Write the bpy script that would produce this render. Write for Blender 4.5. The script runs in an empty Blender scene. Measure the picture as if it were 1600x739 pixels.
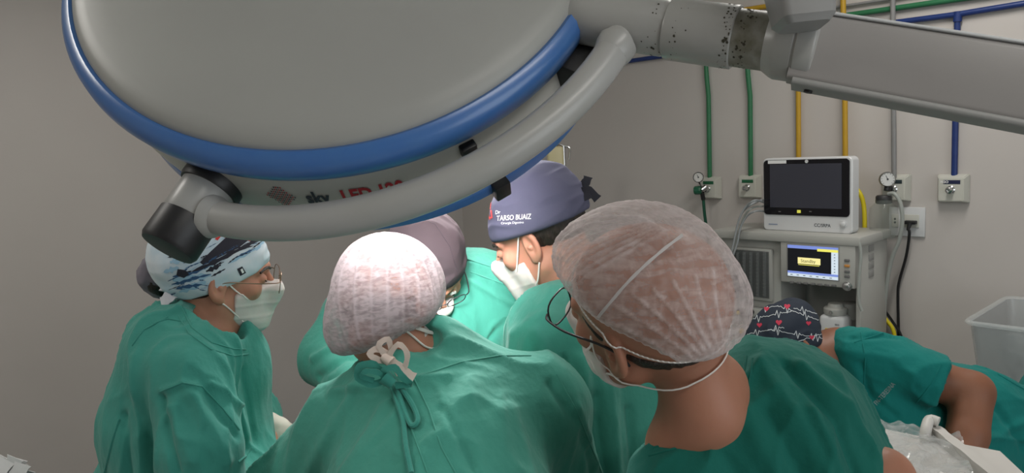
import bpy, bmesh, math, random
import numpy as np
from mathutils import Vector, Matrix
from mathutils.bvhtree import BVHTree

SC = bpy.context.scene
COL = SC.collection
random.seed(4)
rng = np.random.default_rng(7)

# ------------------------------------------------------------------ camera
F = 1150.0
HEAD, PITCH, ROLL = math.radians(42), math.radians(6.9), math.radians(3.0)
CAM = np.array([0.0, 0.0, 1.75])
_f0 = np.array([math.sin(HEAD), math.cos(HEAD), 0]); _r0 = np.array([math.cos(HEAD), -math.sin(HEAD), 0])
FW = _f0 * math.cos(PITCH) - np.array([0, 0, 1]) * math.sin(PITCH)
_u0 = np.cross(_r0, FW)
RT = _r0 * math.cos(ROLL) - _u0 * math.sin(ROLL)
UP = _r0 * math.sin(ROLL) + _u0 * math.cos(ROLL)
cam = bpy.data.objects.new('camera', bpy.data.cameras.new('camera')); COL.objects.link(cam)
cam.data.sensor_width = 36; cam.data.lens = F * 36 / 1600; cam.data.clip_start = 0.02
M = Matrix((RT, UP, -FW)).transposed().to_4x4(); M.translation = Vector(CAM); cam.matrix_world = M
SC.camera = cam

def P(px, py, d):                      # point seen at photo pixel (px,py) at depth d
    return CAM + d * (FW + (px - 800) / F * RT - (py - 369.5) / F * UP)
def V(r, u, f):                        # direction in camera axes -> world
    return r * RT + u * UP + f * FW
def G(px, d, z):                       # column px, depth d, world height z
    a = CAM + d * (FW + (px - 800) / F * RT)
    return a + UP * ((z - a[2]) / UP[2])
def Q(px, py, X):                      # pixel ray meets plane x = X
    k = FW + (px - 800) / F * RT - (py - 369.5) / F * UP
    return CAM + k * (X / k[0])
def QZ(px, py, Z):
    k = FW + (px - 800) / F * RT - (py - 369.5) / F * UP
    return CAM + k * ((Z - CAM[2]) / k[2])

# ------------------------------------------------------------------ light, exposure
w = bpy.data.worlds.new('world'); SC.world = w; w.use_nodes = True
w.node_tree.nodes['Background'].inputs[0].default_value = (.8, .85, .9, 1)
w.node_tree.nodes['Background'].inputs[1].default_value = .15
SC.view_settings.view_transform = 'Standard'; SC.view_settings.look = 'None'
SC.view_settings.exposure = -0.07; SC.view_settings.gamma = 1; SC.view_settings.use_curve_mapping = False
SC.cycles.max_bounces = 6; SC.cycles.transparent_max_bounces = 12
SC.cycles.sample_clamp_indirect = 4

def area(name, loc, direction, sx, sy, power, color=(1, 1, 1), spread=180, shape='RECTANGLE'):
    l = bpy.data.lights.new(name, 'AREA'); l.shape = shape; l.size = sx; l.size_y = sy
    l.energy = power; l.color = color; l.spread = math.radians(spread)
    o = bpy.data.objects.new(name, l); COL.objects.link(o); o.location = Vector(loc)
    o.rotation_euler = Vector(direction).to_track_quat('-Z', 'Y').to_euler()
    return o
XW, YW = 3.6, 4.57
X0, Y0, ZC = -2.6, -2.2, 3.0
CEIL = [(2.45, 0.9, 20), (0.7, 3.3, 8), (-0.9, 2.0, 20), (0.2, -1.0, 16)]
for (lx, ly, pw) in CEIL:
    area('ceiling_light_glow', (lx, ly, ZC - .07), (0, 0, -1), 1.15, .28, pw, (1, .96, .90))
area('added_window_glow', (1.0, Y0 + .06, 1.55), (0, 1, -.0), 2.2, 1.5, 13, (.93, .97, 1))  # soft frontal fill from a window added behind the viewer
# surgical lamp frame (centre, axis towards the dome's back, two in-plane axes)
LC = CAM + V(-.209, .348, .87)
LN = V(-.06, .48, -.876); LN /= np.linalg.norm(LN)
L1 = V(1, 0, 0) - LN * np.dot(V(1, 0, 0), LN); L1 /= np.linalg.norm(L1)
L2 = np.cross(LN, L1)
area('surgical_lamp_glow', LC - LN * .152, -LN, .36, .36, 1.9, (1, .97, .95), 36, 'DISK')
SL = G(690, 2.15, 2.22); SLD = G(745, 1.42, 1.25) - SL; SLD /= np.linalg.norm(SLD)      # unseen smaller lamp, added to light the shoulders from beyond the field
area('added_lamp_glow', SL + SLD * .05, SLD, .34, .34, 3.4, (1, .97, .95), 50, 'DISK')

# ------------------------------------------------------------------ materials
def mat(name, color, rough=.6, metal=0, noise=None, bump=None, spec=.5, **kw):
    """noise=(scale, amount, color2); bump=[(scale, strength, distance)...]"""
    m = bpy.data.materials.new(name); m.use_nodes = True
    nt = m.node_tree; N = nt.nodes; L = nt.links; b = N['Principled BSDF']
    b.inputs['Base Color'].default_value = (*color, 1); b.inputs['Roughness'].default_value = rough
    b.inputs['Metallic'].default_value = metal; b.inputs['Specular IOR Level'].default_value = spec
    for k, v in kw.items():
        k = k.replace('_', ' ')
        b.inputs[k].default_value = v
    tc = N.new('ShaderNodeTexCoord')
    if noise:
        n = N.new('ShaderNodeTexNoise'); n.inputs['Scale'].default_value = noise[0]; n.inputs['Detail'].default_value = 5
        L.new(tc.outputs['Object'], n.inputs['Vector'])
        r = N.new('ShaderNodeMapRange'); r.inputs[1].default_value = .5 - .5 * (1 - noise[1]) + (0 if len(noise) < 4 else noise[3]); r.inputs[2].default_value = .75
        L.new(n.outputs['Fac'], r.inputs[0])
        mx = N.new('ShaderNodeMix'); mx.data_type = 'RGBA'; mx.inputs['A'].default_value = (*color, 1); mx.inputs['B'].default_value = (*noise[2], 1)
        L.new(r.outputs[0], mx.inputs[0]); L.new(mx.outputs['Result'], b.inputs['Base Color'])
    prev = None
    for s in (bump or []):
        n = N.new('ShaderNodeTexNoise'); n.inputs['Scale'].default_value = s[0]; n.inputs['Detail'].default_value = 3
        if len(s) > 3:
            mp = N.new('ShaderNodeMapping'); mp.inputs['Scale'].default_value = s[3]
            L.new(tc.outputs['Object'], mp.inputs[0]); L.new(mp.outputs[0], n.inputs['Vector'])
        else: L.new(tc.outputs['Object'], n.inputs['Vector'])
        bp = N.new('ShaderNodeBump'); bp.inputs['Strength'].default_value = s[1]; bp.inputs['Distance'].default_value = s[2]
        L.new(n.outputs['Fac'], bp.inputs['Height'])
        if prev: L.new(prev.outputs[0], bp.inputs['Normal'])
        prev = bp
    if prev: L.new(prev.outputs[0], b.inputs['Normal'])
    return m
def emit(name, color, s):
    m = bpy.data.materials.new(name); m.use_nodes = True; b = m.node_tree.nodes['Principled BSDF']
    b.inputs['Base Color'].default_value = (*color, 1)
    b.inputs['Emission Color'].default_value = (*color, 1); b.inputs['Emission Strength'].default_value = s
    b.inputs['Roughness'].default_value = .3
    return m
def fabric(name, c, c2, sheen=.15):
    return mat(name, c, .85, 0, (7, .35, c2), [(900, .3, .0006), (70, .3, .004), (15, .55, .014, (1, 1, .45))], .25, Sheen_Weight=sheen, Sheen_Roughness=.5)

M_WALL = mat('wall_paint', (.60, .565, .535), .6, 0, (1.2, .3, (.54, .505, .485)), [(60, .05, .003)], .3)
M_FLOOR = mat('floor_vinyl', (.50, .50, .48), .35, 0, (3, .4, (.28, .3, .3)))
M_CEIL = mat('ceiling_paint', (.75, .74, .71), .8, 0, (2, .3, (.7, .69, .66)))
M_LAMP = mat('lamp_grey_enamel', (.40, .405, .38), .42, 0, (2.5, .4, (.33, .33, .315)), None, .35)
M_ARM = mat('arm_grey_enamel', (.40, .40, .395), .33, 0, (14, .12, (.36, .36, .34)), [(300, .06, .001)], .5)
M_BLUE = mat('blue_rim_plastic', (.045, .145, .42), .3, 0, (40, .2, (.06, .17, .42)), [(90, .12, .001)], .5, Coat_Weight=.3, Coat_Roughness=.2)
M_BLACK = mat('black_plastic', (.008, .008, .010), .45, 0, (60, .4, (.015, .015, .016)))
M_GLASSL = mat('lamp_front_glass', (.9, .9, .9), .05, 0, None, None, .5)
M_LED = emit('led_cell', (1, .97, .93), 6)
M_GRN = fabric('green_cotton', (.048, .265, .205), (.06, .30, .235))
M_GRN_N = fabric('green_cotton_washed', (.036, .240, .195), (.048, .27, .22))
M_GRN_R = fabric('dark_green_cotton', (.004, .112, .088), (.007, .138, .106), .05)
M_GRN_A = fabric('teal_cotton', (.003, .165, .150), (.006, .19, .17), .05)
M_NAVY = fabric('navy_cotton', (.012, .016, .04), (.02, .025, .05))
SK = dict(Subsurface_Weight=.15, Subsurface_Scale=.02)
def skin(name, c, c2):
    m = mat(name, c, .5, 0, (14, .4, c2), [(160, .15, .001), (35, .12, .003)], .4, **SK)
    m.node_tree.nodes['Principled BSDF'].inputs['Subsurface Radius'].default_value = (1, .35, .2)
    return m
M_SKIN = skin('skin_light', (.55, .27, .18), (.48, .21, .14))
M_SKIN_T = skin('skin_warm', (.58, .29, .20), (.52, .23, .16))
M_SKIN_R = skin('skin_brown', (.42, .20, .13), (.36, .155, .095))
M_SKIN_A = skin('skin_tan', (.27, .115, .065), (.22, .088, .048))
M_HAIR = mat('dark_hair', (.012, .008, .006), .5, 0, (90, .4, (.03, .018, .012)), [(260, .8, .004, (1, 1, .2))])
M_HAIRB = mat('auburn_hair', (.10, .028, .012), .5, 0, (90, .4, (.16, .05, .02)), [(260, .8, .004, (1, 1, .2))])
M_MASK = mat('white_mask_cloth', (.70, .655, .62), .85, 0, (10, .3, (.64, .60, .57)), [(500, .2, .0006), (40, .2, .002)], .2, Subsurface_Weight=.1, Subsurface_Scale=.01)
M_STRAP = mat('white_elastic', (.80, .77, .73), .8, 0, None, [(600, .3, .0005)], .2)
M_GLOVE = mat('latex_glove', (.78, .72, .63), .45, 0, (30, .3, (.72, .62, .54)), [(45, .3, .003)])
M_EYEW = mat('eye_white', (.75, .72, .70), .2); M_EYEI = mat('eye_iris', (.03, .015, .008), .1)
M_LIP = mat('lip_skin', (.42, .14, .11), .5)
M_PLAST = mat('ivory_plastic', (.60, .60, .55), .45, 0, (8, .3, (.56, .56, .50)))
M_MACH = mat('machine_grey_plastic', (.46, .46, .43), .45, 0, (6, .3, (.43, .43, .405)))
M_MACH2 = mat('machine_dark_plastic', (.30, .30, .29), .5)  # darker grey for panels, trims, slots and base
M_MONW = mat('monitor_white_plastic', (.66, .67, .68), .35)
M_BTN = mat('button_grey', (.16, .16, .16), .5); M_ORANGE = mat('button_orange', (.62, .28, .07), .5)
M_SCREEN = mat('dark_glass_screen', (.050, .052, .070), .12, 0, None, None, .6)
M_BEZ = mat('black_bezel', (.006, .006, .009), .15)
M_CHROME = mat('chrome', (.6, .6, .6), .2, 1)
M_GAUGE = mat('gauge_face', (.62, .62, .6), .3)
M_GREENP = mat('green_pipe_paint', (.022, .15, .062), .4, 0, (30, .3, (.03, .18, .08)))
M_YELP = mat('yellow_pipe_paint', (.55, .33, .02), .4, 0, (30, .3, (.5, .29, .02)))
M_YELH = mat('yellow_hose', (.75, .62, .02), .4)
M_GRYP = mat('grey_pipe_paint', (.22, .22, .22), .4, 0, (30, .3, (.26, .26, .26)))
M_BLUP = mat('blue_pipe_paint', (.010, .030, .15), .4, 0, (30, .3, (.015, .04, .18)))
M_LGREEN = mat('label_green', (.01, .12, .05), .5); M_LNAVY = mat('label_navy', (.01, .015, .06), .5); M_LBLK = mat('label_black', (.02, .035, .04), .5)
M_RED = mat('print_red', (.45, .015, .03), .6); M_TXTK = mat('print_charcoal', (.035, .04, .06), .6)
M_WHITE = mat('print_white', (.85, .85, .85), .7)
M_CABLE = mat('grey_cable', (.34, .36, .37), .45)
M_CLEARHOSE = mat('milky_hose', (.50, .53, .50), .35, 0, None, None, .5, Transmission_Weight=.3)
M_STEEL = mat('steel', (.45, .45, .45), .35, 1, (40, .3, (.5, .5, .5)))

def seethru(name, color, alpha, rough=.15, streak=None, transl=0.0):
    """thin see-through sheet: surface mixed with a transparent shader"""
    m = bpy.data.materials.new(name); m.use_nodes = True; nt = m.node_tree; N = nt.nodes; L = nt.links
    b = N['Principled BSDF']; out = N['Material Output']
    b.inputs['Base Color'].default_value = (*color, 1); b.inputs['Roughness'].default_value = rough
    tr = N.new('ShaderNodeBsdfTransparent'); mx = N.new('ShaderNodeMixShader')
    src = b.outputs[0]
    if transl:
        t = N.new('ShaderNodeBsdfTranslucent'); t.inputs[0].default_value = (*color, 1)
        m2 = N.new('ShaderNodeMixShader'); m2.inputs[0].default_value = transl
        L.new(b.outputs[0], m2.inputs[1]); L.new(t.outputs[0], m2.inputs[2]); src = m2.outputs[0]
    L.new(tr.outputs[0], mx.inputs[1]); L.new(src, mx.inputs[2]); L.new(mx.outputs[0], out.inputs[0])
    mx.inputs[0].default_value = alpha
    if streak:      # (list of (scale vec, noise scale, lo, hi)) alpha varies between a0 and a1 by stretched noise
        tc = N.new('ShaderNodeTexCoord'); prev = None
        for (sv, ns, lo, hi) in streak:
            mp = N.new('ShaderNodeMapping'); mp.inputs['Scale'].default_value = sv
            n = N.new('ShaderNodeTexNoise'); n.inputs['Scale'].default_value = ns; n.inputs['Detail'].default_value = 4; n.inputs['Distortion'].default_value = .6
            L.new(tc.outputs['Object'], mp.inputs[0]); L.new(mp.outputs[0], n.inputs['Vector'])
            r = N.new('ShaderNodeMapRange'); r.inputs[1].default_value = .38; r.inputs[2].default_value = .64
            r.inputs[3].default_value = lo; r.inputs[4].default_value = hi
            L.new(n.outputs['Fac'], r.inputs[0])
            if prev is None: prev = r.outputs[0]
            else:
                a = N.new('ShaderNodeMath'); a.operation = 'ADD'; a.use_clamp = True
                L.new(prev, a.inputs[0]); L.new(r.outputs[0], a.inputs[1]); prev = a.outputs[0]
            bp = N.new('ShaderNodeBump'); bp.inputs['Strength'].default_value = .5; bp.inputs['Distance'].default_value = .003
            L.new(n.outputs['Fac'], bp.inputs['Height']); L.new(bp.outputs[0], b.inputs['Normal'])
        at_ = N.new('ShaderNodeAttribute'); at_.attribute_name = 'fold'
        a = N.new('ShaderNodeMath'); a.operation = 'MULTIPLY_ADD'; a.inputs[1].default_value = .5; L.new(at_.outputs['Fac'], a.inputs[0]); L.new(prev, a.inputs[2]); prev = a.outputs[0]
        lw = N.new('ShaderNodeLayerWeight'); lw.inputs[0].default_value = .35
        p_ = N.new('ShaderNodeMath'); p_.operation = 'POWER'; p_.inputs[1].default_value = 2.0; L.new(lw.outputs['Facing'], p_.inputs[0])
        a = N.new('ShaderNodeMath'); a.operation = 'MULTIPLY_ADD'; a.use_clamp = True; a.inputs[1].default_value = .7
        L.new(p_.outputs[0], a.inputs[0]); L.new(prev, a.inputs[2]); L.new(a.outputs[0], mx.inputs[0])
    return m
M_CLEAR = seethru('clear_plastic', (.75, .80, .80), .28, .1)
M_CLEAR2 = seethru('clear_plastic_box', (.50, .54, .55), .42, .12)
M_BAG = seethru('crumpled_plastic', (.50, .52, .52), .35, .12, [((1, 1, 1), 30, .12, .5)])
M_GLASS = seethru('spectacle_lens', (.45, .47, .46), .10, .05)
M_SMOKE = seethru('smoked_window', (.10, .11, .11), .35, .08)
M_BOUF_C = seethru('white_bouffant_mesh', (.58, .51, .545), .9, .9, [((1, 1, 3.0), 60, .35, .80), ((1, 1, 1), 14, .0, .25)], .2)
M_BOUF_R = seethru('thin_bouffant_mesh', (.76, .70, .70), .6, .9, [((1, 1, 3.2), 34, .17, .42), ((3, 1, 1), 60, .0, .12)], .3)

# ------------------------------------------------------------------ mesh helpers
def tag(o, label=None, cat=None, group=None, kind=None):
    if label: o['label'] = label
    if cat: o['category'] = cat
    if group: o['group'] = group
    if kind: o['kind'] = kind
    return o
def empty(name, loc, label, cat, group=None):
    o = bpy.data.objects.new(name, None); COL.objects.link(o); o.location = Vector(loc); o.empty_display_size = .05
    bpy.context.view_layer.update()
    return tag(o, label, cat, group)
def mesh_obj(name, verts, faces, m, parent=None, smooth=True, quads=False):
    me = bpy.data.meshes.new(name)
    if quads:
        verts = np.asarray(verts, np.float32); faces = np.asarray(faces, np.int32)
        me.vertices.add(len(verts)); me.vertices.foreach_set('co', verts.ravel())
        me.loops.add(faces.size); me.loops.foreach_set('vertex_index', faces.ravel())
        me.polygons.add(len(faces)); me.polygons.foreach_set('loop_start', np.arange(0, faces.size, 4, dtype=np.int32))
        me.update(calc_edges=True)
    else:
        me.from_pydata([tuple(map(float, v)) for v in verts], [], [tuple(map(int, f)) for f in faces]); me.update()
    if smooth: me.polygons.foreach_set('use_smooth', np.ones(len(me.polygons), bool))
    me.validate()
    o = bpy.data.objects.new(name, me); COL.objects.link(o); me.materials.append(m)
    if parent: put(o, parent)
    return o
def put(o, parent):
    o.parent = parent; o.matrix_parent_inverse = world_of(parent).inverted()
def world_of(o):
    if o is None: return Matrix()
    return world_of(o.parent) @ o.matrix_parent_inverse @ o.matrix_basis if o.parent else o.matrix_basis.copy()

class MB:                                # collects shapes into one mesh
    def __init__(s): s.bm = bmesh.new()
    def box(s, c, size, bevel=0, rot=None, seg=2):
        t = bmesh.new(); bmesh.ops.create_cube(t, size=1)
        for v in t.verts: v.co = Vector((v.co.x * size[0], v.co.y * size[1], v.co.z * size[2]))
        if bevel: bmesh.ops.bevel(t, geom=t.edges[:], offset=bevel, segments=seg, affect='EDGES', profile=.5)
        Mx = Matrix.Translation(Vector(c))
        if rot is not None: Mx = Mx @ rot.to_4x4()
        s._add(t, Mx); return s
    def lathe(s, a, b, prof, n=24):       # profile [(t along a->b in metres, r)] around axis a->b
        a = Vector(a); d = (Vector(b) - a).normalized(); q = d.to_track_quat('Z', 'Y').to_matrix().to_4x4()
        t = bmesh.new(); rings = []
        for (z, r) in prof:
            if r < 1e-6: rings.append([t.verts.new((0, 0, z))])
            else: rings.append([t.verts.new((r * math.cos(2 * math.pi * i / n), r * math.sin(2 * math.pi * i / n), z)) for i in range(n)])
        for A, B in zip(rings, rings[1:]):
            for i in range(n):
                j = (i + 1) % n
                if len(A) == 1 and len(B) == 1: continue
                if len(A) == 1: t.faces.new((A[0], B[j], B[i]))
                elif len(B) == 1: t.faces.new((A[i], A[j], B[0]))
                else: t.faces.new((A[i], A[j], B[j], B[i]))
        if len(rings[0]) > 1: t.faces.new(rings[0][::-1])
        if len(rings[-1]) > 1: t.faces.new(rings[-1])
        bmesh.ops.recalc_face_normals(t, faces=t.faces[:])
        s._add(t, Matrix.Translation(a) @ q); return s
    def cyl(s, a, b, r, n=20, r2=None, bev=0):
        L = (Vector(b) - Vector(a)).length; r2 = r if r2 is None else r2
        pr = [(0, r), (L, r2)] if not bev else [(0, r - bev), (bev * .3, r - bev * .3), (bev, r), (L - bev, r2), (L - bev * .3, r2 - bev * .3), (L, r2 - bev)]
        return s.lathe(a, b, pr, n)
    def tube(s, pts, r, n=10, smooth=0, flat=None, closed=False):
        pts = [np.array(p, float) for p in pts]
        if smooth: pts = crom(pts, smooth)
        k = len(pts); T = [pts[min(i + 1, k - 1)] - pts[max(i - 1, 0)] for i in range(k)]
        T = [t / (np.linalg.norm(t) + 1e-12) for t in T]
        nrm = np.cross(T[0], [0, 0, 1]); 
        if np.linalg.norm(nrm) < .1: nrm = np.cross(T[0], [1, 0, 0])
        nrm /= np.linalg.norm(nrm); t = s.bm; rings = []
        for i in range(k):
            nrm = nrm - T[i] * (nrm @ T[i]); nrm /= np.linalg.norm(nrm); bn = np.cross(T[i], nrm)
            ri = r[i * len(r) // k] if hasattr(r, '__len__') else r
            fl = flat or 1
            rings.append([t.verts.new(Vector(pts[i] + ri * (math.cos(a) * nrm * fl + math.sin(a) * bn))) for a in [2 * math.pi * j / n for j in range(n)]])
        for A, B in zip(rings, rings[1:]):
            for i in range(n): t.faces.new((A[i], A[(i + 1) % n], B[(i + 1) % n], B[i]))
        t.faces.new(rings[0][::-1]); t.faces.new(rings[-1]); return s
    def ribbon(s, pts, width, up, thick=.0012, smooth=4):
        pts = crom([np.array(p, float) for p in pts], smooth); up = np.array(up, float); t = s.bm; rings = []
        k = len(pts)
        for i in range(k):
            T = pts[min(i + 1, k - 1)] - pts[max(i - 1, 0)]; T /= np.linalg.norm(T) + 1e-12
            sd = np.cross(T, up); sd /= np.linalg.norm(sd) + 1e-12; nn = np.cross(sd, T)
            wd = width * (1 + .12 * math.sin(i * 1.7))
            rings.append([t.verts.new(Vector(pts[i] + a * sd * wd / 2 + b * nn * thick / 2)) for a, b in ((-1, -1), (1, -1), (1, 1), (-1, 1))])
        for A, B in zip(rings, rings[1:]):
            for i in range(4): t.faces.new((A[i], A[(i + 1) % 4], B[(i + 1) % 4], B[i]))
        t.faces.new(rings[0][::-1]); t.faces.new(rings[-1]); return s
    def _add(s, t, Mx):
        bmesh.ops.transform(t, matrix=Mx, verts=t.verts)
        me = bpy.data.meshes.new('tmp'); t.to_mesh(me); t.free(); s.bm.from_mesh(me); bpy.data.meshes.remove(me)
    def build(s, name, m, parent=None, smooth=True, angle=40):
        bmesh.ops.recalc_face_normals(s.bm, faces=s.bm.faces[:])
        if smooth:
            lim = math.radians(angle)
            for e in s.bm.edges: e.smooth = not (len(e.link_faces) == 2 and e.calc_face_angle(0) > lim)
            for f in s.bm.faces: f.smooth = True
        me = bpy.data.meshes.new(name); s.bm.to_mesh(me); s.bm.free(); me.materials.append(m)
        o = bpy.data.objects.new(name, me); COL.objects.link(o)
        if parent: put(o, parent)
        return o
def crom(p, n):
    out = []
    for i in range(len(p) - 1):
        a, b, c, d = p[max(i - 1, 0)], p[i], p[i + 1], p[min(i + 2, len(p) - 1)]
        for j in range(n):
            t = j / n
            out.append(.5 * ((2 * b) + (c - a) * t + (2 * a - 5 * b + 4 * c - d) * t * t + (3 * b - a - 3 * c + d) * t ** 3))
    out.append(p[-1]); return out
def world_verts(o):
    a = np.empty(len(o.data.vertices) * 3, np.float32); o.data.vertices.foreach_get('co', a)
    a = a.reshape(-1, 3); Mx = np.array(world_of(o)); return a @ Mx[:3, :3].T + Mx[:3, 3]
def bvh(*objs):
    vs, fs = [], []
    for o in objs:
        b = len(vs); vs += [Vector(v) for v in world_verts(o).tolist()]
        fs += [[b + i for i in p.vertices] for p in o.data.polygons]
    return BVHTree.FromPolygons(vs, fs)

# ------------------------------------------------------------------ implicit surfaces
def smin(a, b, k):
    if k <= 0: return np.minimum(a, b)
    h = np.clip(.5 + .5 * (b - a) / k, 0, 1); return b + (a - b) * h - k * h * (1 - h)
def smax(a, b, k): return -smin(-a, -b, k)
def s_cone(p, a, b, ra, rb):
    a = np.asarray(a, np.float32); b = np.asarray(b, np.float32); ba = b - a; L2_ = max(float(ba @ ba), 1e-9)
    pa = p - a; t = np.clip((pa @ ba) / L2_, 0, 1); q = pa - t[:, None] * ba
    return np.sqrt((q * q).sum(1)) - (ra + (rb - ra) * t)
def s_ell(p, c, r, R=None):
    q = p - np.asarray(c, np.float32)
    if R is not None: q = q @ np.asarray(R, np.float32)
    r = np.asarray(r, np.float32); k0 = np.sqrt(((q / r) ** 2).sum(1)); k1 = np.sqrt(((q / (r * r)) ** 2).sum(1)) + 1e-9
    return k0 * (k0 - 1) / k1
def s_plane(p, c, n):
    n = np.asarray(n, float); n = n / np.linalg.norm(n); return (p - np.asarray(c, np.float32)) @ n.astype(np.float32)
def vnoise(p, seed=0):
    p = np.asarray(p, np.float64); i = np.floor(p).astype(np.int64); f = p - i; f = f * f * (3 - 2 * f)
    def h(a):
        n = (a[:, 0] * 73856093) ^ (a[:, 1] * 19349663) ^ (a[:, 2] * 83492791) ^ (seed * 2654435761)
        n = (n ^ (n >> 13)) * 1274126177 & 0x7fffffff; n = n ^ (n >> 16); return (n & 0xffff) / 65535.0
    r = 0
    for dx in (0, 1):
        for dy in (0, 1):
            for dz in (0, 1):
                wgt = (f[:, 0] if dx else 1 - f[:, 0]) * (f[:, 1] if dy else 1 - f[:, 1]) * (f[:, 2] if dz else 1 - f[:, 2])
                r = r + wgt * h(i + np.array([dx, dy, dz]))
    return r * 2 - 1
def surfnet(f, lo, hi, h, B=8):
    lo = np.array(lo, float); hi = np.array(hi, float); nb = np.ceil((hi - lo) / (h * B)).astype(int) + 1
    g = np.stack(np.meshgrid(*[np.arange(n) for n in nb], indexing='ij'), -1).reshape(-1, 3)
    c = (lo + (g + .5) * B * h).astype(np.float32); d = f(c)
    g = g[np.abs(d) < B * h * 1.25]
    o = np.stack(np.meshgrid(*[np.arange(B + 1)] * 3, indexing='ij'), -1).reshape(-1, 3)
    nx, ny, nz = [int(n) * B + 3 for n in nb]
    IDS, POS, CR, SG = [], [], [], []
    corner = [(0, 0, 0), (1, 0, 0), (0, 1, 0), (1, 1, 0), (0, 0, 1), (1, 0, 1), (0, 1, 1), (1, 1, 1)]
    E_ = [(0, 1), (0, 2), (0, 4), (1, 3), (1, 5), (2, 3), (2, 6), (4, 5), (4, 6), (3, 7), (5, 7), (6, 7)]
    for s in range(0, len(g), 400):
        gi = g[s:s + 400]; pi = gi[:, None, :] * B + o[None]
        v = f((lo + pi.reshape(-1, 3) * h).astype(np.float32)).reshape(len(gi), B + 1, B + 1, B + 1)
        C8 = np.stack([v[:, a:a + B, b:b + B, c_:c_ + B] for a, b, c_ in corner], -1)
        sg = C8 < 0; act = sg.any(-1) & ~sg.all(-1)
        bi, x, y, z = np.nonzero(act); cv = C8[bi, x, y, z]; cell = gi[bi] * B + np.stack([x, y, z], -1)
        acc = np.zeros((len(cv), 3)); cnt = np.zeros(len(cv))
        for a, b in E_:
            m = (cv[:, a] < 0) != (cv[:, b] < 0); t = np.where(m, cv[:, a] / (cv[:, a] - cv[:, b] + 1e-12), 0)
            pa, pb = np.array(corner[a], float), np.array(corner[b], float)
            acc += m[:, None] * (pa + t[:, None] * (pb - pa)); cnt += m
        POS.append(lo + (cell + acc / cnt[:, None]) * h)
        IDS.append((cell[:, 0] * ny + cell[:, 1]) * nz + cell[:, 2])
        s0 = cv[:, 0] < 0
        CR.append(np.stack([s0 != (cv[:, 1] < 0), s0 != (cv[:, 2] < 0), s0 != (cv[:, 4] < 0)], -1)); SG.append(s0)
    ids = np.concatenate(IDS); pos = np.concatenate(POS); cr = np.concatenate(CR); sg = np.concatenate(SG)
    od = np.argsort(ids); ids, pos, cr, sg = ids[od], pos[od], cr[od], sg[od]
    st = [ny * nz, nz, 1]; faces = []
    for ax in range(3):
        b, c_ = st[(ax + 1) % 3], st[(ax + 2) % 3]; sel = np.nonzero(cr[:, ax])[0]
        q = [ids[sel], ids[sel] - b, ids[sel] - b - c_, ids[sel] - c_]
        k = [np.clip(np.searchsorted(ids, x), 0, len(ids) - 1) for x in q]
        ok = np.all([ids[kk] == x for kk, x in zip(k, q)], axis=0)
        fq = np.stack(k, -1)[ok]; s_ = sg[sel][ok]
        fq[~s_] = fq[~s_][:, ::-1]; faces.append(fq)
    return pos, np.concatenate(faces)
def smooth_m(v, q, it=2, lam=.5):
    n = len(v)
    for _ in range(it):
        acc = np.zeros_like(v); cnt = np.zeros(n)
        for a, b in ((0, 1), (1, 2), (2, 3), (3, 0)):
            for x, y in ((a, b), (b, a)):
                for k in range(3): acc[:, k] += np.bincount(q[:, x], v[q[:, y], k], n)
                cnt += np.bincount(q[:, x], minlength=n)
        v = v + lam * (acc / np.maximum(cnt, 1)[:, None] - v)
    return v
def normals(v, q):
    n = np.cross(v[q[:, 2]] - v[q[:, 0]], v[q[:, 3]] - v[q[:, 1]]); N = np.zeros_like(v)
    for i in range(4):
        for k in range(3): N[:, k] += np.bincount(q[:, i], n[:, k], len(v))
    return N / (np.linalg.norm(N, axis=1, keepdims=True) + 1e-12)
def seg_dist(v, pts):
    d = np.full(len(v), 9.0)
    for a, b in zip(pts, pts[1:]):
        ba = b - a; t = np.clip(((v - a) @ ba) / (ba @ ba + 1e-12), 0, 1); d = np.minimum(d, np.linalg.norm(v - a - t[:, None] * ba, axis=1))
    return d
def cast(tree, px, py):
    d = P(px, py, 1.0) - CAM; h = tree.ray_cast(Vector(CAM), Vector(d / np.linalg.norm(d)))
    return (np.array(h[0]), np.array(h[1])) if h[0] is not None else (None, None)
class Shape:
    """union of round cones/ellipsoids ('c',a,b,ra,rb,k) ('e',c,radii,k[,R]); cuts are subtracted"""
    def __init__(s, prims, cuts=(), extra=None): s.p, s.c, s.x = prims, cuts, extra
    def __call__(s, p):
        d = None
        for q in s.p:
            if q[0] == 'c': e, k = s_cone(p, q[1], q[2], q[3], q[4]), q[5]
            else: e, k = s_ell(p, q[1], q[2], q[4] if len(q) > 4 else None), q[3]
            d = e if d is None else smin(d, e, k)
        if s.x: d = s.x(p, d)
        for q in s.c:
            e = s_cone(p, q[1], q[2], q[3], q[4]) if q[0] == 'c' else (s_ell(p, q[1], q[2]) if q[0] == 'e' else s_plane(p, q[1], q[2]))
            d = smax(d, -e, q[-1])
        return d
    def bounds(s, pad=.03):
        lo, hi = np.full(3, 9.), np.full(3, -9.)
        for q in s.p:
            if q[0] == 'c':
                for c, r in ((q[1], q[3]), (q[2], q[4])): lo = np.minimum(lo, np.array(c) - r); hi = np.maximum(hi, np.array(c) + r)
            else: r = max(q[2]); lo = np.minimum(lo, np.array(q[1]) - r); hi = np.maximum(hi, np.array(q[1]) + r)
        return lo - pad, hi + pad
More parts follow.
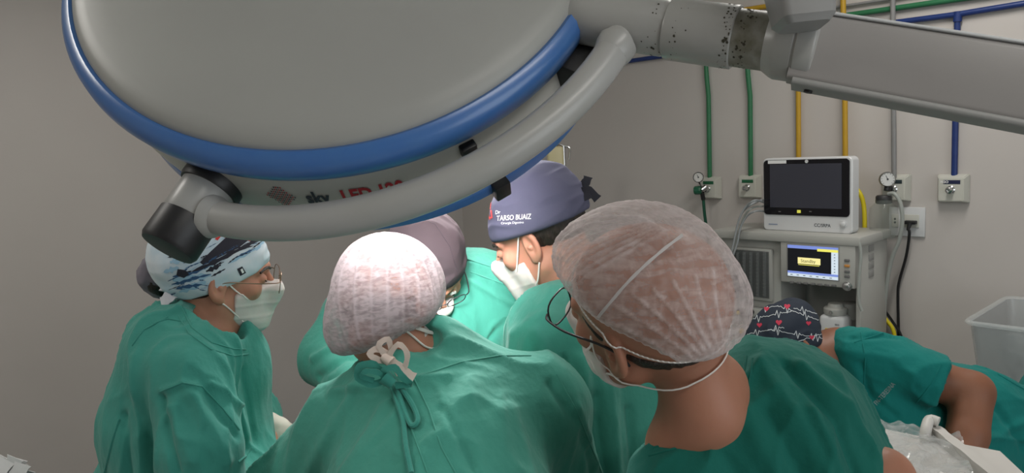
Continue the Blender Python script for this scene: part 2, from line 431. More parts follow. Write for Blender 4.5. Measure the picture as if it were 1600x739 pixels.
def gown(name, shape, m, parent, h, zmin, folds=(), seed=0, amp=.004, grain=(0, 0, 1), wr=(26, 5), z_split=None):
    """cloth skin: implicit shape above zmin, with wrinkles across 'grain' and folds traced along the surface"""
    lo, hi = shape.bounds(); lo[2] = zmin
    clip = lambda p: np.maximum(shape(p), zmin + .012 - p[:, 2])
    v, q = surfnet(clip, lo, hi, h); v = smooth_m(v, q, 2); N = normals(v, q)
    gr = np.array(grain, float); gr /= np.linalg.norm(gr)
    a = np.cross(gr, [.3, .5, .1]); a /= np.linalg.norm(a); b = np.cross(gr, a)
    X = np.stack([v @ a, v @ b, v @ gr], 1)
    wp = np.stack([vnoise(X * 3.1, seed + 1), vnoise(X * 3.1 + 9, seed + 2), vnoise(X * 2 + 5, seed + 3)], 1) * .05
    X = X + wp
    n1 = 2.2 * (1 - np.abs(vnoise(X * np.array([wr[0] * .5, wr[0] * .5, wr[1] * .5]), seed))) ** 4 - .6
    n2 = 2.2 * (1 - np.abs(vnoise(X * np.array([wr[0], wr[0], wr[1] * 1.4]) + 31, seed + 4))) ** 4 - .6
    n3 = vnoise(X * np.array([wr[0] * 2.2, wr[0] * 2.2, wr[1] * 3]) + 11, seed + 5)
    msk = np.clip(.6 + .8 * vnoise(v * 4.5, seed + 8), .1, 1.2)
    d = amp * (n1 * 1.0 + n2 * .45 * msk + n3 * .12)
    if folds:
        t = BVHTree.FromPolygons([Vector(x) for x in v.tolist()], q.tolist())
        for pts, wdt, am in folds:
            dense = [pts[0]]
            for p0, p1 in zip(pts, pts[1:]):
                for k in range(1, 5): dense.append((p0[0] + (p1[0] - p0[0]) * k / 4, p0[1] + (p1[1] - p0[1]) * k / 4))
            w3 = [cast(t, *p)[0] for p in dense]; w3 = [x for x in w3 if x is not None]
            if len(w3) > 1:
                dd = seg_dist(v, w3); d = d + am * np.exp(-(dd / wdt) ** 2)
    v = v + N * d[:, None]
    return mesh_obj(name, v, q, m, parent, quads=True)
def blob(name, f, lo, hi, h, m, parent, it=1, disp=None):
    v, q = surfnet(f, lo, hi, h); v = smooth_m(v, q, it)
    if disp is not None: v = v + normals(v, q) * disp(v)[:, None]
    return mesh_obj(name, v, q, m, parent, quads=True)

class Head:
    def __init__(s, px, py, d, fwd, up, sc=1.0):
        s.c = P(px, py, d); f = V(*fwd); f = f / np.linalg.norm(f); u = V(*up); u = u - f * (u @ f); u /= np.linalg.norm(u)
        s.R = np.stack([np.cross(f, u), f, u], 1); s.sc = sc
    def loc(s, p): return ((p - s.c.astype(np.float32)) @ s.R.astype(np.float32)) / s.sc
    def w(s, x, y, z): return s.c + s.R @ (np.array([x, y, z], float) * s.sc)
    def box(s, r=.2): return s.c - r * s.sc, s.c + r * s.sc
    def cranium(s, q): return smin(s_ell(q, (0, -.012, .035), (.077, .097, .080)), s_ell(q, (0, -.03, .02), (.072, .075, .078)), .03)
    def face(s, q):
        ax = q.copy(); ax[:, 0] = np.abs(ax[:, 0])
        d = s.cranium(q)
        d = smin(d, s_ell(q, (0, .03, -.035), (.060, .060, .078)), .025)
        d = smin(d, s_cone(ax, (.054, .0, -.055), (.012, .070, -.098), .018, .016), .03)     # jaw
        d = smin(d, s_ell(q, (0, .078, -.100), (.020, .018, .018)), .02)                       # chin
        d = smin(d, s_ell(ax, (.042, .062, -.020), (.022, .018, .018)), .02)                   # cheekbone
        d = smin(d, s_cone(ax, (.008, .090, .024), (.045, .070, .022), .010, .008), .014)      # brow
        e = s_ell(ax, (.031, .096, .002), (.019, .016, .013)); d = smax(d, -e, .012)           # socket
        d = smin(d, s_ell(ax, (.031, .080, .001), (.0135, .0125, .0115)), .003)                # lids
        d = smin(d, s_cone(q, (0, .090, .012), (0, .113, -.026), .007, .0095), .008)           # nose
        d = smin(d, s_ell(ax, (.011, .100, -.031), (.008, .010, .007)), .006)
        d = smin(d, s_ell(q, (0, .094, -.056), (.022, .009, .005)), .006)                      # lips
        d = smin(d, s_ell(q, (0, .092, -.067), (.019, .009, .005)), .006)
        return smin(d, s.ears(ax), .004)
    def ears(s, ax):
        c, sn = math.cos(.35), math.sin(.35)
        R = np.array([[c, -sn, 0], [sn, c, 0], [0, 0, 1]]) 
        e = s_ell(ax, (.081, -.006, -.008), (.009, .019, .033), R)
        e = smax(e, -s_ell(ax, (.089, -.002, -.004), (.009, .011, .021), R), .006)
        rim = s_ell(ax, (.0835, -.001, -.010), (.004, .004, .006))
        lobe = s_ell(ax, (.077, .001, -.036), (.006, .009, .010))
        return smin(smin(e, rim, .004), lobe, .008)
def sdf_head(H): return lambda p: H.face(H.loc(p)) * H.sc

def person(label, at):
    return empty('person', at, label, 'person')
def body_mesh(root, H, prims, m, h=.0035, cuts=(), zmin=-9, name='body'):
    """one continuous skin surface: head, neck, shoulders and whatever limbs are given"""
    sh = Shape(prims, cuts)
    def f(p):
        hd = sdf_head(H)(p); return smin(hd, sh(p), .02)
    lo, hi = sh.bounds(.02); a, b = H.box(.15); lo = np.minimum(lo, a); hi = np.maximum(hi, b); lo[2] = max(lo[2], zmin)
    return blob(name, f, lo, hi, h, m, root, 1)
def eyes(root, H):
    for sx in (-1, 1):
        a = H.w(sx * .031, .0825, .001); b = H.w(sx * .031, .0945, .000)
        e = MB().lathe(a, b, [(0, .0), (.002, .007), (.006, .0100), (.009, .008), (.0108, .0045), (.0112, .0)], 16).build('eye', M_EYEW, root)
        MB().lathe(H.w(sx * .031, .0928, 0), H.w(sx * .031, .10, 0), [(0, .0055), (.0012, .004), (.0018, 0)], 12).build('iris', M_EYEI, e)
def lashes(root, H):
    T = bvh([c for c in root.children if c.name.startswith('body')][0])
    for sx in (-1, 1):
        pts = []
        for (x, y, z) in ((.019, .1, -.002), (.025, .1, -.0055), (.032, .1, -.0065), (.039, .095, -.005), (.045, .09, -.001)):
            n = T.find_nearest(Vector(H.w(sx * x, y, z))); pts.append(np.array(n[0]) + np.array(n[1]) * .0006)
        MB().tube(pts, .0011, 6, 4).build('eyelashes', M_HAIR, root)
def brows(root, H, m):
    mb = MB(); T = bvh([c for c in root.children if c.name.startswith('body')][0])
    for sx in (-1, 1):
        pts = []
        for (x, y, z) in ((.014, .1, .020), (.028, .1, .026), (.042, .09, .025), (.052, .075, .018)):
            n = T.find_nearest(Vector(H.w(sx * x, y, z))); pts.append(np.array(n[0]) + np.array(n[1]) * .001)
        mb.tube(pts, .0028, 6, 4)
    mb.build('eyebrow', m, root)
def strap(root, H, T, pts, r=.0018, off=.0015, name='mask_strap', m=None, world=False, flat=None):
    out = []
    pts = [np.array(p, float) if world else H.w(*p) for p in pts]
    for p in crom(pts, 6):
        n = T.find_nearest(Vector(p)); c, nn = np.array(n[0]), np.array(n[1])
        out.append(c + nn * off if (p - c) @ nn < off * 1.5 else p)
    return MB().tube(out, r, 6, 0, flat).build(name, m or M_STRAP, root)
def surgical_mask(root, H, zt=-.012, zb=-.125, yb=.012, h=.0028, puff=.004, m=None, tip=0.0):
    def f(p):
        q = H.loc(p); ax = q.copy(); ax[:, 0] = np.abs(ax[:, 0])
        d = H.cranium(q); d = smin(d, s_ell(q, (0, .03, -.035), (.060, .060, .078)), .03)
        d = smin(d, s_cone(ax, (.05, .01, -.06), (.012, .072, -.098), .018, .018), .03)
        d = smin(d, s_cone(q, (0, .088, .0), (0, .103 + tip, -.030), .009, .010), .03)
        d = smin(d, s_cone(q, (0, .104 + tip, -.030), (0, .086 + tip * .6, -.092), .010, .013), .045) - puff
        rim = zt - .018 * np.clip(ax[:, 0] / .05, 0, 1.2)
        d = smax(d, q[:, 2] - rim, .004); d = smax(d, zb - q[:, 2] - (q[:, 1] - .06) * .25, .004)
        back = yb + .35 * (q[:, 2] + .06) * 0 + .0 * ax[:, 0]
        return smax(d, back - q[:, 1], .004) * H.sc
    def pl(v):
        q = H.loc(v.astype(np.float32)); return .0009 * np.maximum(0, np.sin(q[:, 2] * 230 + 1)) ** 3 * (q[:, 1] > .03) + .0022 * vnoise(q * 30, 3)
    return blob('face_mask', f, *H.box(.18), h, m or M_MASK, root, 1, pl)
def cloth_cap(root, H, m, plane, off=.006, h=.003, bulge=None, name='surgical_cap', wr=.0014, seed=0, k=.004):
    """plane=(point,normal) local: keeps the side the normal points to"""
    def f(p):
        q = H.loc(p); d = H.cranium(q)
        if bulge:
            for b in bulge: d = smin(d, s_ell(q, b[0], b[1]), b[2])
        return smax(d - off, -s_plane(q, plane[0], plane[1]), k) * H.sc
    def dp(v):
        q = H.loc(v.astype(np.float32)); e = s_plane(q, plane[0], plane[1])
        band = .0022 / (1 + np.exp((e - .035) * 500))
        n = 1 - 2 * np.abs(vnoise(q * np.array([14, 14, 40]) + vnoise(q * 12, seed)[:, None], seed + 1))
        return band + wr * n + wr * .8 * vnoise(q * 25, seed + 5)
    return blob(name, f, *H.box(.2), h, m, root, 1, dp)
def bouffant(root, H, m, plane, ells, seed=0, h=.003, amp=.0016, name='bouffant_cap', nple=60, folds=()):
    def f(p):
        q = H.loc(p); d = None
        for c, r, k in ells:
            e = s_ell(q, c, r); d = e if d is None else smin(d, e, k)
        return smax(d, -s_plane(q, plane[0], plane[1]), .03) * H.sc
    pn = np.array(plane[1], float); pn /= np.linalg.norm(pn)
    A = np.cross(pn, [1, 0, 0]); A /= np.linalg.norm(A); B = np.cross(pn, A)
    def dp(v):
        q = H.loc(v.astype(np.float32)).astype(float); e = s_plane(q, plane[0], plane[1]); r = q - np.array(plane[0])
        th = np.arctan2(r @ B, r @ A) + .25 * vnoise(q * 16, seed)
        ple = np.abs(np.sin(th * nple / 2)) * np.exp(-np.clip(e, 0, 1) / .05)
        n1 = 1 - 2 * np.abs(vnoise(np.stack([th * 9, e * 30, th * 0], 1) + vnoise(q * 20, seed + 3)[:, None] * .8, seed + 1))
        n2 = 1 - 2 * np.abs(vnoise(q * 45 + vnoise(q * 30, seed + 6)[:, None], seed + 2))
        out = amp * (1.3 * ple + .6 * n1 + .35 * n2); att[0] = np.clip(.25 * ple * (e < .03), 0, 1)
        if folds:
            t = TT_[0]
            for pts, wdt, am in folds:
                w3 = [cast(t, *p_)[0] for p_ in crom([np.array(x, float) for x in pts], 5)]; w3 = [x for x in w3 if x is not None]
                if len(w3) > 1: g_ = np.exp(-(seg_dist(v, w3) / wdt) ** 2); out = out + am * g_; att[0] = np.maximum(att[0], g_ * (.55 + .45 * vnoise(v * 90, 5)))
        return out
    v, q = surfnet(f, *H.box(.23), h); v = smooth_m(v, q, 1)
    TT_ = [BVHTree.FromPolygons([Vector(x) for x in v.tolist()], q.tolist())] if folds else None
    att = [None]; v = v + normals(v, q) * dp(v)[:, None]
    o = mesh_obj(name, v, q, m, root, quads=True); a_ = o.data.attributes.new('fold', 'FLOAT', 'POINT'); a_.data.foreach_set('value', att[0].astype(np.float32)); return o
def hair_shell(root, H, m, plane, off=.004, top=None, h=.003, name='hair', yc=.05):
    def f(p):
        q = H.loc(p); d = H.cranium(q) - off
        d = smax(d, -s_plane(q, plane[0], plane[1]), .006)
        if top: d = smax(d, s_plane(q, plane[0], plane[1]) - top, .004)
        return smax(d, q[:, 1] - yc, .006) * H.sc
    def dp(v):
        q = H.loc(v.astype(np.float32)); return .0015 * vnoise(q * np.array([160, 160, 35]), 3) + .001 * vnoise(q * 50, 4)
    return blob(name, f, *H.box(.18), h, m, root, 1, dp)

# decals printed on surfaces: flat outlines dropped on to a surface along the line of sight, a hair proud of it
def decal(name, polys, tree, m, parent, off=.0008, sub=0):
    return tag(_decal(name, polys, tree, m, parent, off), kind='stuff') if len(polys) > 1 else _decal(name, polys, tree, m, parent, off)
def _decal(name, polys, tree, m, parent, off):
    bm = bmesh.new()
    for pl in polys:
        try: bm.faces.new([bm.verts.new((x, y, 0)) for x, y in pl])
        except ValueError: pass
    return _drop(name, bm, tree, m, parent, off)
def _drop(name, bm, tree, m, parent, off, step=3.0):
    bmesh.ops.triangulate(bm, faces=bm.faces[:])
    for _ in range(5):
        L = [e for e in bm.edges if e.calc_length() > step]
        if not L: break
        bmesh.ops.subdivide_edges(bm, edges=L, cuts=1); bmesh.ops.triangulate(bm, faces=[f for f in bm.faces if len(f.verts) > 3])
    bad = []
    for v in bm.verts:
        c, n = cast(tree, v.co.x, v.co.y)
        if c is None: bad.append(v); continue
        if n @ (c - CAM) > 0: n = -n
        v.co = Vector(c + n * off)
    bmesh.ops.delete(bm, geom=bad, context='VERTS')
    for f in bm.faces: f.smooth = True
    me = bpy.data.meshes.new(name); bm.to_mesh(me); bm.free(); me.materials.append(m)
    o = bpy.data.objects.new(name, me); COL.objects.link(o); put(o, parent); return o
def text_bm(s, bold=0.0):
    c = bpy.data.curves.new('t', 'FONT'); c.body = s; c.size = 1; c.resolution_u = 3; c.offset = bold
    o = bpy.data.objects.new('t', c); COL.objects.link(o); dg = bpy.context.evaluated_depsgraph_get()
    me = bpy.data.meshes.new_from_object(o.evaluated_get(dg)); bm = bmesh.new(); bm.from_mesh(me)
    bpy.data.objects.remove(o); bpy.data.curves.remove(c); bpy.data.meshes.remove(me); return bm
def text_decal(name, s, org, ex, ey, tree, m, parent, bold=.02, off=.0008):
    """ex, ey: photo vectors of one text unit in x and (upwards) y"""
    bm = text_bm(s, bold)
    for v in bm.verts: v.co = Vector((org[0] + v.co.x * ex[0] + v.co.y * ey[0], org[1] + v.co.x * ex[1] + v.co.y * ey[1], 0))
    return _drop(name, bm, tree, m, parent, off)
def flat_text(name, s, org, ex, ey, m, parent, bold=.02):
    bm = text_bm(s, bold); org, ex, ey = map(lambda a: np.array(a, float), (org, ex, ey))
    for v in bm.verts: v.co = Vector(org + v.co.x * ex + v.co.y * ey)
    me = bpy.data.meshes.new(name); bm.to_mesh(me); bm.free(); me.materials.append(m)
    o = bpy.data.objects.new(name, me); COL.objects.link(o); put(o, parent); return o
def line_poly(pts, wd):
    out = []
    for a, b in zip(pts, pts[1:]):
        a = np.array(a, float); b = np.array(b, float); t = (b - a) / (np.linalg.norm(b - a) + 1e-9); n = np.array([-t[1], t[0]]) * wd / 2
        out.append([a + n - t * wd * .3, b + n + t * wd * .3, b - n + t * wd * .3, a - n - t * wd * .3])
    return out
def seam(name, lines, tree, m, parent, r=.0016, off=0.0):
    o = None
    for ln in lines:
        pts = []; mb = MB()
        for a, b in zip(ln, ln[1:]):
            for k in range(4):
                c, n = cast(tree, a[0] + (b[0] - a[0]) * k / 4, a[1] + (b[1] - a[1]) * k / 4)
                if c is not None: pts.append(c + n * off)
        c, n = cast(tree, *ln[-1])
        if c is not None: pts.append(c + n * off)
        if len(pts) > 2: mb.tube(pts, r, 6); o = mb.build(name, m, parent)
    return o

# ================================================================== room shell
def slab(name, c, size, m):
    o = MB().box(c, size).build(name, m, None, False); o['kind'] = 'structure'; return o
XM, YM = (XW + X0) / 2, (YW + Y0) / 2
slab('floor', (XM, YM, -.05), (XW - X0 + .2, YW - Y0 + .2, .1), M_FLOOR)
slab('ceiling', (XM, YM, ZC + .05), (XW - X0 + .2, YW - Y0 + .2, .1), M_CEIL)
slab('wall_right', (XW + .05, YM, ZC / 2), (.1, YW - Y0 + .2, ZC), M_WALL)
slab('wall_back', (XM, YW + .05, ZC / 2), (XW - X0 + .2, .1, ZC), M_WALL)
slab('wall_left', (X0 - .05, YM, ZC / 2), (.1, YW - Y0 + .2, ZC), M_WALL)
slab('wall_front', (XM, Y0 - .05, ZC / 2), (XW - X0 + .2, .1, ZC), M_WALL)
wf = slab('added_window_1', (1.0, Y0 + .02, 1.55), (2.4, .05, 1.7), M_MONW)  # unseen window, added to carry the frontal fill
MB().box((1.0, Y0 + .048, 1.55), (2.2, .006, 1.5)).build('fill_pane', emit('fill_pane_glow', (.85, .93, 1), .9), wf, False)  # glowing pane of the added window
for i, (lx, ly, pw) in enumerate(CEIL):
    r = empty('ceiling_light', (lx, ly, ZC), ['white ceiling light box nearest the right wall pipes', 'white ceiling light box above the ventilator machine', 'white ceiling light box left of the surgical lamp', 'white ceiling light box behind the viewer'][i], 'ceiling light')
    MB().box((lx, ly, ZC - .025), (1.28, .36, .05), .006).build('frame', M_CEIL, r)
    MB().box((lx, ly, ZC - .055), (1.18, .30, .012), .003).build('diffuser', emit('light_diffuser', (1, .97, .92), 1.2), r)

# ================================================================== surgical lamp
LR, LR2, LH = .322, .304, .132
lamp = empty('surgical_lamp', LC, 'huge round grey surgical lamp with blue rims, curved yoke and jointed arm', 'surgical lamp')
def lz(z): return LC + LN * z + L1 * (.015 * min(1, max(0, (-z - .02) / (LH - .02))))
def lathe_lamp(name, prof, m, parent, n=128):   # profile of (radius, height towards the dome's back)
    mb = MB(); vs = []; t = mb.bm
    for (r, z) in prof:
        vs.append([t.verts.new(Vector(lz(z)))] if r < 1e-6 else [t.verts.new(Vector(lz(z) + r * (math.cos(a) * L1 + math.sin(a) * L2))) for a in [2 * math.pi * i / n for i in range(n)]])
    for A, B in zip(vs, vs[1:]):
        for i in range(n):
            j = (i + 1) % n
            if len(A) == 1: t.faces.new((A[0], B[i], B[j]))
            elif len(B) == 1: t.faces.new((A[i], A[j], B[0]))
            else: t.faces.new((A[i], A[j], B[j], B[i]))
    return mb.build(name, m, parent, angle=50)
dome = [(LR - .017, .002), (LR - .018, .008), (LR - .021, .013), (LR - .028, .018), (LR - .040, .022)]
for k in range(1, 13):
    r = (LR - .040) * (1 - k / 12); dome.append((r, .022 + .022 * (1 - (r / (LR - .040)) ** 2)))
dome[-1] = (0, .044)
lathe_lamp('dome_shell', dome, M_LAMP, lamp)
rim = [(LR - .019, .006), (LR - .014, .009), (LR - .006, .006), (LR, -.002), (LR + .001, -.012), (LR - .002, -.024), (LR - .008, -.032), (LR - .016, -.034)]
lathe_lamp('upper_blue_rim', rim, M_BLUE, lamp)
def skirt_r(z):       # z from -.034 down to -LH
    t = (-z - .034) / (LH - .034); return LR - .012 + (LR2 + .004 - LR + .012) * t + .006 * math.sin(math.pi * t)
skirt = lathe_lamp('skirt', [(skirt_r(z), z) for z in np.linspace(-.033, -LH + .016, 10)], mat('skirt_enamel', (.52, .515, .48), .4, 0, (3, .4, (.48, .475, .44))), lamp)
lathe_lamp('lower_blue_rim', [(skirt_r(-LH + .02) - .002, -LH + .020), (LR2 + .010, -LH + .018), (LR2 + .013, -LH + .006), (LR2 + .012, -LH - .006), (LR2 + .006, -LH - .010)], M_BLUE, lamp)
lathe_lamp('white_front_ring', [(LR2 + .006, -LH - .009), (LR2 + .003, -LH - .014), (LR2 - .012, -LH - .015), (LR2 - .02, -LH - .008)], M_MONW, lamp)
lathe_lamp('front_plate', [(LR2 - .015, -LH - .008), (.0, -LH - .009)], M_MACH2, lamp)
led0 = None; nled = 0
for ring, cnt in ((.05, 6), (.10, 12), (.15, 18), (.20, 24), (.25, 30)):
    for k in range(cnt):
        a = 2 * math.pi * k / cnt; c = lz(-LH - .009) + ring * (math.cos(a) * L1 + math.sin(a) * L2)
        if led0 is None:
            led0 = MB().lathe((0, 0, 0), (0, 0, -1), [(0, .012), (.002, .013), (.004, .009), (.0045, 0)], 14).build('led_cell', M_LED); o = led0
        else: o = led0.copy(); COL.objects.link(o)
        o.matrix_basis = Matrix.Translation(Vector(c)) @ Vector(LN).to_track_quat('Z', 'Y').to_matrix().to_4x4()
        put(o, lamp)
# printing on the skirt
def skirt_map(bm, a0, z0, s, name, m, sl=0.0, sy=1.4):
    for v in bm.verts:
        z = z0 + v.co.y * s * sy; a = a0 + (v.co.x + sl * v.co.y) * s / LR; r = skirt_r(z) + .0009
        v.co = Vector(lz(z) + r * (math.cos(a) * L1 + math.sin(a) * L2))
    me = bpy.data.meshes.new(name); bm.to_mesh(me); bm.free(); me.materials.append(m)
    o = bpy.data.objects.new(name, me); COL.objects.link(o); put(o, lamp); return o
skirt_map(text_bm('sky', .035), math.radians(-93.5), -.074, .0195, 'printed_lettering', M_TXTK, .15)
skirt_map(text_bm('LED 120', .035), math.radians(-86.6), -.074, .0195, 'printed_lettering', M_RED, .15)
for colr, ph in ((M_RED, 0), (M_TXTK, 1)):
    bm = bmesh.new()
    for i in range(14):
        for j in range(9):
            if abs(i - 6.5) / 7 + abs(j - 4) / 5.2 > 1: continue
            if ((i + j) % 2) != ph: continue
            r = .05
            bm.faces.new([bm.verts.new((i * .125 + r * math.cos(t) + j * .03, j * .14 + r * math.sin(t), 0)) for t in [k * math.pi / 3 for k in range(6)]])
    tag(skirt_map(bm, math.radians(-101.5), -.080, .0195, 'dotted_emblem', colr), kind='stuff')
def on_lamp(a, z, r): return lz(z) + r * (math.cos(a) * L1 + math.sin(a) * L2)
for (a, z, r, sz) in ((-57, -LH, LR2 + .013, (.020, .018, .026)), (-60, -.046, LR - .008, (.018, .012, .014)), (-31, -.05, LR - .004, (.05, .03, .05))):
    a = math.radians(a); e3 = math.cos(a) * L1 + math.sin(a) * L2; Rm = Matrix((np.cross(LN, e3), e3, LN)).transposed()
    MB().box(on_lamp(a, z, r), sz, .002, Rm).build('black_latch', M_BLACK, lamp)
# axle on the lower left and its black cap
AA, BB = math.radians(-112.5), math.radians(-24)
LO = LC - LN * .07
uA = math.cos(AA) * L1 + math.sin(AA) * L2
uB0 = math.cos(BB) * L1 + math.sin(BB) * L2
tilt = math.radians(10.5); uB = uB0 * math.cos(tilt) + LN * math.sin(tilt)
yoke = lamp
for sg in (1, -1):
    u = uA * sg
    MB().lathe(LO + u * .300, LO + u * .36, [(0, .033), (.018, .0335), (.022, .032), (.022, .026)], 40).build('black_collar', M_BLACK, yoke)
    MB().lathe(LO + u * .305, LO + u * .40, [(0, .0285), (.002, .0295), (.054, .0295), (.056, .028), (.06, .028)], 40).build('axle_housing', M_ARM, yoke)
    MB().lathe(LO + u * .36, LO + u * .45, [(0, .028), (.001, .0305), (.034, .0305), (.0385, .028), (.0395, .022), (.0395, 0)], 40).build('end_cap', M_BLACK, yoke)
RY = .351
arc = []
for k in range(61):
    t = math.pi * k / 60; arc.append(LO + RY * (uA * math.cos(t) + 1.055 * uB * math.sin(t)))
yt = MB(); yt.tube(arc, .0184, 24); yt.build('yoke_tube', M_ARM, yoke)
for k in (0, 60):
    wd = MB()
    a = arc[k]; b = arc[2] if k == 0 else arc[58]; d_ = (b - a) / np.linalg.norm(b - a)
    wd.lathe(a + d_ * .026, a + d_ * .05, [(0, .0235), (.005, .0225), (.010, .0195), (.012, .0185)], 28)
    wd.build('weld_collar', M_ARM, yoke)
for k in (28, 32):
    a = arc[k]; d_ = arc[k + (1 if k > 30 else -1)] - a; d_ /= np.linalg.norm(d_)
    MB().lathe(a - d_ * .006, a + d_, [(0, .0215), (.008, .0210), (.014, .0195), (.017, .0184)], 28).build('weld_collar', M_ARM, yoke)
# ================================================================== arm
BC = LO + uB * RY
u = uB
arm = lamp
a0 = LO + uB * (RY - .045)
MB().lathe(a0, a0 + u, [(0, .024), (.003, .028), (.012, .029), (.105, .029), (.107, .028), (.112, .028)], 48).build('tee_tube', M_ARM, arm)
MB().lathe(a0 - u * .004, a0 + u, [(0, .030), (.006, .030)], 40).build('black_gasket', M_BLACK, arm)
MB().lathe(a0 + u * .110, a0 + u, [(0, .0305), (.002, .0315), (.068, .0315), (.069, .0305)], 48).build('sleeve', M_ARM, arm)
MB().lathe(a0 + u * .178, a0 + u, [(0, .029), (.001, .0285), (.004, .0285), (.036, .0285)], 48).build('worn_neck', mat('scuffed_grey_enamel', (.38, .38, .35), .45, 0, (60, .25, (.12, .11, .07)), [(80, .3, .001)]), arm)
MB().lathe(a0 + u * .210, a0 + u, [(0, .0288), (.008, .0335), (.012, .035), (.026, .035), (.027, .034), (.029, .034), (.030, .0355), (.044, .0355), (.046, .034), (.047, .026)], 48).build('joint_collar', M_ARM, arm)
sc_ = MB()
def scuff(t, ang, r, n, sz):
    pass
for (tt, rr, n) in ((.174, .0316, 60), (.190, .0286, 70), (.098, .0291, 18), (.125, .0316, 16)):
    for k in range(int(n * 1.8)):
        al = rng.uniform(0, 2 * math.pi); tl = tt + rng.normal(0, .004 if tt != .186 else .010); ex = abs(rng.normal(0, .0006)) + .0003
        if tt == .174: tl = min(tl, .177)
        e1 = np.cross(u, [0, 0, 1]); e1 /= np.linalg.norm(e1); e2 = np.cross(u, e1)
        nn = math.cos(al) * e1 + math.sin(al) * e2; tg = np.cross(u, nn); c = a0 + u * tl + nn * (rr + .0002)
        sc_.bm.faces.new([sc_.bm.verts.new(Vector(c + (x * u + y * tg) * ex * 1.0)) for x, y in ((1, .2), (.3, 1.2), (-.8, .7), (-1, -.4), (.1, -1.1))])
tag(sc_.build('scuff_marks', mat('scuff_grime', (.05, .045, .03), .9), arm, False), kind='stuff')
jc = a0 + u * .252
A1 = P(1243, 75, float((jc - CAM) @ FW) - .0); A2 = P(1612, 138, .64); ad = (A2 - A1); ad /= np.linalg.norm(ad)
aup = V(0, 1, 0) - ad * (V(0, 1, 0) @ ad); aup /= np.linalg.norm(aup); asd = np.cross(ad, aup)
def prism(mb, c0, c1, up, sd, h0, w0, h1, w1, ch):
    rings = []
    for c, h, w_ in ((c0, h0, w0), (c1, h1, w1)):
        pts = []
        for (sx, sy) in ((1, 1), (-1, 1), (-1, -1), (1, -1)):
            for k in range(4):
                a = {(1, 1): 0, (-1, 1): 90, (-1, -1): 180, (1, -1): 270}[(sx, sy)] + k * 30
                pts.append(c + sd * (sx * (w_ - ch) + ch * math.cos(math.radians(a))) + up * (sy * (h - ch) + ch * math.sin(math.radians(a))))
        rings.append([mb.bm.verts.new(Vector(p)) for p in pts])
    n = len(rings[0])
    for i in range(n): mb.bm.faces.new((rings[0][i], rings[0][(i + 1) % n], rings[1][(i + 1) % n], rings[1][i]))
    mb.bm.faces.new(rings[0][::-1]); mb.bm.faces.new(rings[1]); return mb
A3 = A1 + ad * .78
prism(MB(), A1, A3, aup, asd, .0325, .016, .034, .016, .006).build('spring_arm', mat('arm_worn_enamel', (.33, .315, .305), .38, 0, (5, .5, (.30, .285, .275)), [(200, .05, .001)]), arm)
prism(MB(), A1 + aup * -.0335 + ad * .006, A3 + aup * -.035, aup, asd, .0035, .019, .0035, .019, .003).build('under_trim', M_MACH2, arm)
prism(MB(), A1 + aup * .0332, A3 + aup * .0348, aup, asd, .0014, .017, .0014, .017, .001).build('top_edge', M_MONW, arm)
bp = P(1282, 145 - 4, float((A1 + ad * .04 - CAM) @ FW)) 
MB().cyl(A1 + ad * .022 - aup * .034, A1 + ad * .022 - aup * .0395, .004, 12).build('screw', M_BLACK, arm)
# ceiling column at the far end of the arm (outside the frame)
MB().lathe(A3 - np.array([0, 0, .07]), A3 + np.array([0, 0, 1]), [(0, .03), (.005, .042), (.14, .042), (.145, .03), (ZC - A3[2] + .07 - .02, .03), (ZC - A3[2] + .07 - .02, .09), (ZC - A3[2] + .07, .09)], 32).build('ceiling_column', M_ARM, arm)
l2 = empty('surgical_lamp', SL, 'smaller added surgical lamp, out of view, hanging from the ceiling above the operating field', 'surgical lamp')  # body for the added lamp, put in for its light
MB().lathe(SL + SLD * .04, SL - SLD, [(0, .20), (.01, .215), (.05, .215), (.08, .19), (.10, .10), (.105, 0)], 48).build('dome_shell', M_LAMP, l2)
MB().lathe(SL + SLD * .040, SL + SLD, [(0, .195), (.002, .195), (.003, 0)], 48).build('front_glass', M_LED, l2)
MB().tube([SL - SLD * .06, SL - SLD * .12 + np.array([0, 0, .05]), np.array([*(SL - SLD * .12)[:2], ZC])], .02, 12).build('suspension_rod', M_ARM, l2)
# hanging bracket that crosses the arm near the joint
H0 = P(1256, 42, .66); H1 = H0 + V(-.035, .34, .02)
hd = (H1 - H0) / np.linalg.norm(H1 - H0); hs = np.cross(hd, V(0, 0, 1)); hs /= np.linalg.norm(hs); hf = np.cross(hd, hs)
hb = MB(); prism(hb, H0 + hd * .006, H0 + hd * .06, hf, hs, .020, .0235, .024, .0285, .007); prism(hb, H0 + hd * .06, H0 + hd * .34, hf, hs, .024, .0285, .03, .034, .007)
prism(hb, H0, H0 + hd * .006, hf, hs, .016, .019, .020, .0235, .006)
br = hb.build('arm_bracket', mat('bracket_enamel', (.26, .26, .255), .4, 0, (6, .5, (.24, .235, .23))))
tag(br, 'short grey tapered bracket hanging in front of the arm joint at the top', 'bracket')
rod = MB().lathe(H0 + hd * .33, H0 + hd * 2, [(0, .016), (max(.1, (ZC - (H0 + hd * .33)[2]) / hd[2]), .016)], 20).build('bracket_rod', M_ARM, br)

